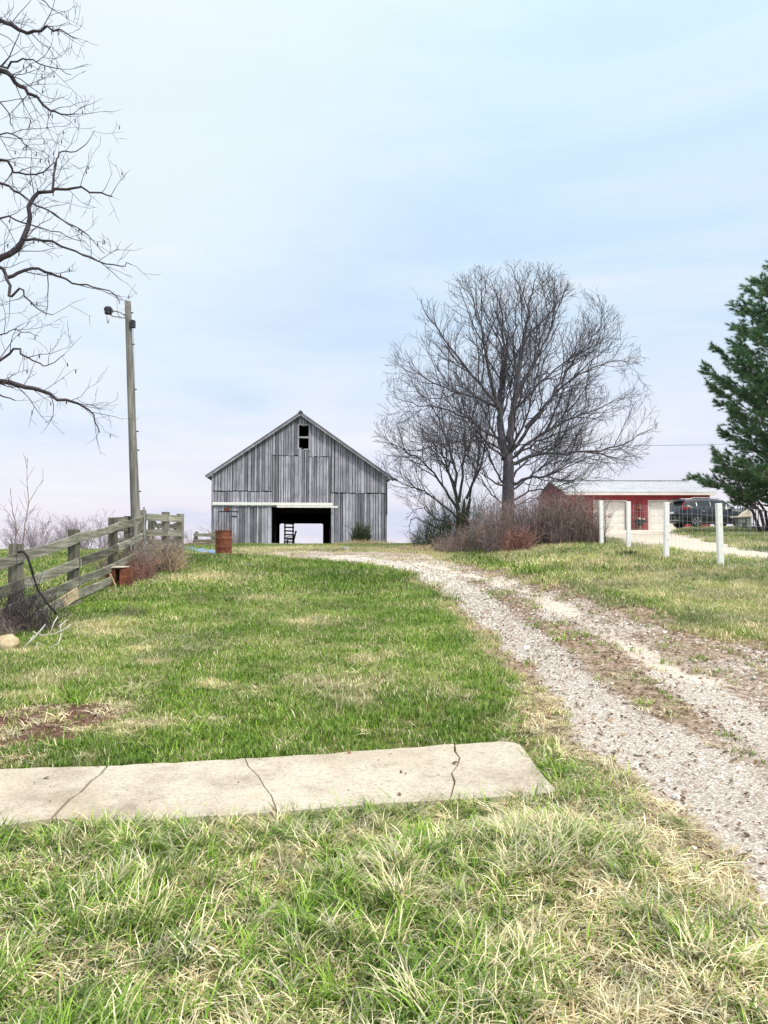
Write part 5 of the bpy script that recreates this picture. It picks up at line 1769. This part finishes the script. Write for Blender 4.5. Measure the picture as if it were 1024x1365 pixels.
# ------------------------------------------------------------------ LIGHT
SUN_EL, SUN_AZ = math.radians(46), math.radians(125)      # azimuth from +Y toward +X
world = bpy.data.worlds.new('World'); scene.world = world; world.use_nodes = True
nt = world.node_tree; nt.nodes.clear()
EXPO = 1.05
def wn(t, **k):
    n = nt.nodes.new('ShaderNode' + t)
    for a, b in k.items(): setattr(n, a, b)
    return n
lk = nt.links.new
wo = wn('OutputWorld'); bg = wn('Background'); lk(bg.outputs[0], wo.inputs[0])
STR = .1; bg.inputs[1].default_value = STR
sky = wn('TexSky'); sky.sky_type = 'NISHITA'; sky.sun_disc = False; sky.sun_elevation = SUN_EL; sky.sun_rotation = SUN_AZ % (2 * PI)
sky.dust_density = 2.0; sky.air_density = 1.0
tc = wn('TexCoord'); sx = wn('SeparateXYZ'); lk(tc.outputs['Generated'], sx.inputs[0])
K = 1.0 / (STR * 2 ** EXPO)
def kc(c, f=1.0): return tuple(v * K * f for v in S2L(c)) + (1,)
rp = wn('ValToRGB'); lk(sx.outputs[2], rp.inputs[0])
stops = [(0.0, (240, 234, 246), 1), (.05, (237, 233, 248), 1.02), (.14, (222, 233, 252), 1.03), (.25, (211, 231, 252), 1.04), (.42, (208, 233, 252), 1.05), (.60, (215, 240, 254), 1.12), (.80, (250, 248, 244), 2.6), (1.0, (252, 250, 244), 3.2)]
while len(rp.color_ramp.elements) < len(stops): rp.color_ramp.elements.new(.5)
for e_, (p_, c_, f_) in zip(rp.color_ramp.elements, stops): e_.position = p_; e_.color = kc(c_, f_)
# cloud structure: noise on a flattened direction so streaks lie near the horizon
mp = wn('Mapping'); mp.inputs['Scale'].default_value = (1.0, 1.0, 5.5); lk(tc.outputs['Generated'], mp.inputs[0])
nz = wn('TexNoise'); nz.inputs['Scale'].default_value = 2.2; nz.inputs['Detail'].default_value = 7; nz.inputs['Roughness'].default_value = .55; nz.inputs['Distortion'].default_value = .4; lk(mp.outputs[0], nz.inputs['Vector'])
cr = wn('ValToRGB'); lk(nz.outputs[0], cr.inputs[0]); cr.color_ramp.elements[0].position = .44; cr.color_ramp.elements[0].color = (0, 0, 0, 1); cr.color_ramp.elements[1].position = .68; cr.color_ramp.elements[1].color = (1, 1, 1, 1)
# cloud strength fades with height
fh = wn('ValToRGB'); lk(sx.outputs[2], fh.inputs[0]); fh.color_ramp.elements[0].position = .0; fh.color_ramp.elements[0].color = (.95,) * 3 + (1,); fh.color_ramp.elements[1].position = .45; fh.color_ramp.elements[1].color = (.28,) * 3 + (1,)
mu = wn('Math', operation='MULTIPLY'); lk(cr.outputs[0], mu.inputs[0]); lk(fh.outputs[0], mu.inputs[1])
mx1 = wn('Mix', data_type='RGBA'); lk(mu.outputs[0], mx1.inputs[0]); lk(rp.outputs[0], mx1.inputs[6]); mx1.inputs[7].default_value = kc((249, 247, 251), 1.03)
# darker blue-lavender gaps
cr2 = wn('ValToRGB'); lk(nz.outputs[0], cr2.inputs[0]); cr2.color_ramp.elements[0].position = .30; cr2.color_ramp.elements[0].color = (1, 1, 1, 1); cr2.color_ramp.elements[1].position = .47; cr2.color_ramp.elements[1].color = (0, 0, 0, 1)
mu2 = wn('Math', operation='MULTIPLY'); lk(cr2.outputs[0], mu2.inputs[0]); lk(fh.outputs[0], mu2.inputs[1])
mx2 = wn('Mix', data_type='RGBA'); lk(mu2.outputs[0], mx2.inputs[0]); lk(mx1.outputs[2], mx2.inputs[6]); mx2.inputs[7].default_value = kc((198, 219, 249))
mx3 = wn('Mix', data_type='RGBA'); mx3.inputs[0].default_value = .96; lk(sky.outputs[0], mx3.inputs[6]); lk(mx2.outputs[2], mx3.inputs[7])
# brighter patch of thin cloud, upper left
dp = wn('VectorMath', operation='DOT_PRODUCT'); nv = wn('VectorMath', operation='NORMALIZE'); lk(tc.outputs['Generated'], nv.inputs[0]); lk(nv.outputs[0], dp.inputs[0]); dp.inputs[1].default_value = Vector((-.46, .70, .60)).normalized()
gr_ = wn('MapRange'); gr_.interpolation_type = 'SMOOTHSTEP'; lk(dp.outputs['Value'], gr_.inputs[0]); gr_.inputs[1].default_value = .80; gr_.inputs[2].default_value = 1.0; gr_.inputs[3].default_value = 0; gr_.inputs[4].default_value = .75
mx4 = wn('Mix', data_type='RGBA'); lk(gr_.outputs[0], mx4.inputs[0]); lk(mx3.outputs[2], mx4.inputs[6]); mx4.inputs[7].default_value = kc((238, 246, 254), 1.05)
lk(mx4.outputs[2], bg.inputs[0])

sd = bpy.data.lights.new('sun', 'SUN'); sd.energy = 1.5; sd.angle = math.radians(8); sd.color = (1, .94, .85)
so = bpy.data.objects.new('sun', sd); COL.objects.link(so)
sv = Vector((math.sin(SUN_AZ) * math.cos(SUN_EL), math.cos(SUN_AZ) * math.cos(SUN_EL), math.sin(SUN_EL)))
so.rotation_euler = sv.to_track_quat('Z', 'Y').to_euler()
so.location = (0, 0, 30)

scene.view_settings.view_transform = 'Standard'; scene.view_settings.look = 'None'
scene.view_settings.exposure = EXPO; scene.view_settings.gamma = 1
scene.view_settings.use_curve_mapping = False
scene.cycles.max_bounces = 6; scene.cycles.diffuse_bounces = 4; scene.cycles.transparent_max_bounces = 4
scene.cycles.use_denoising = True
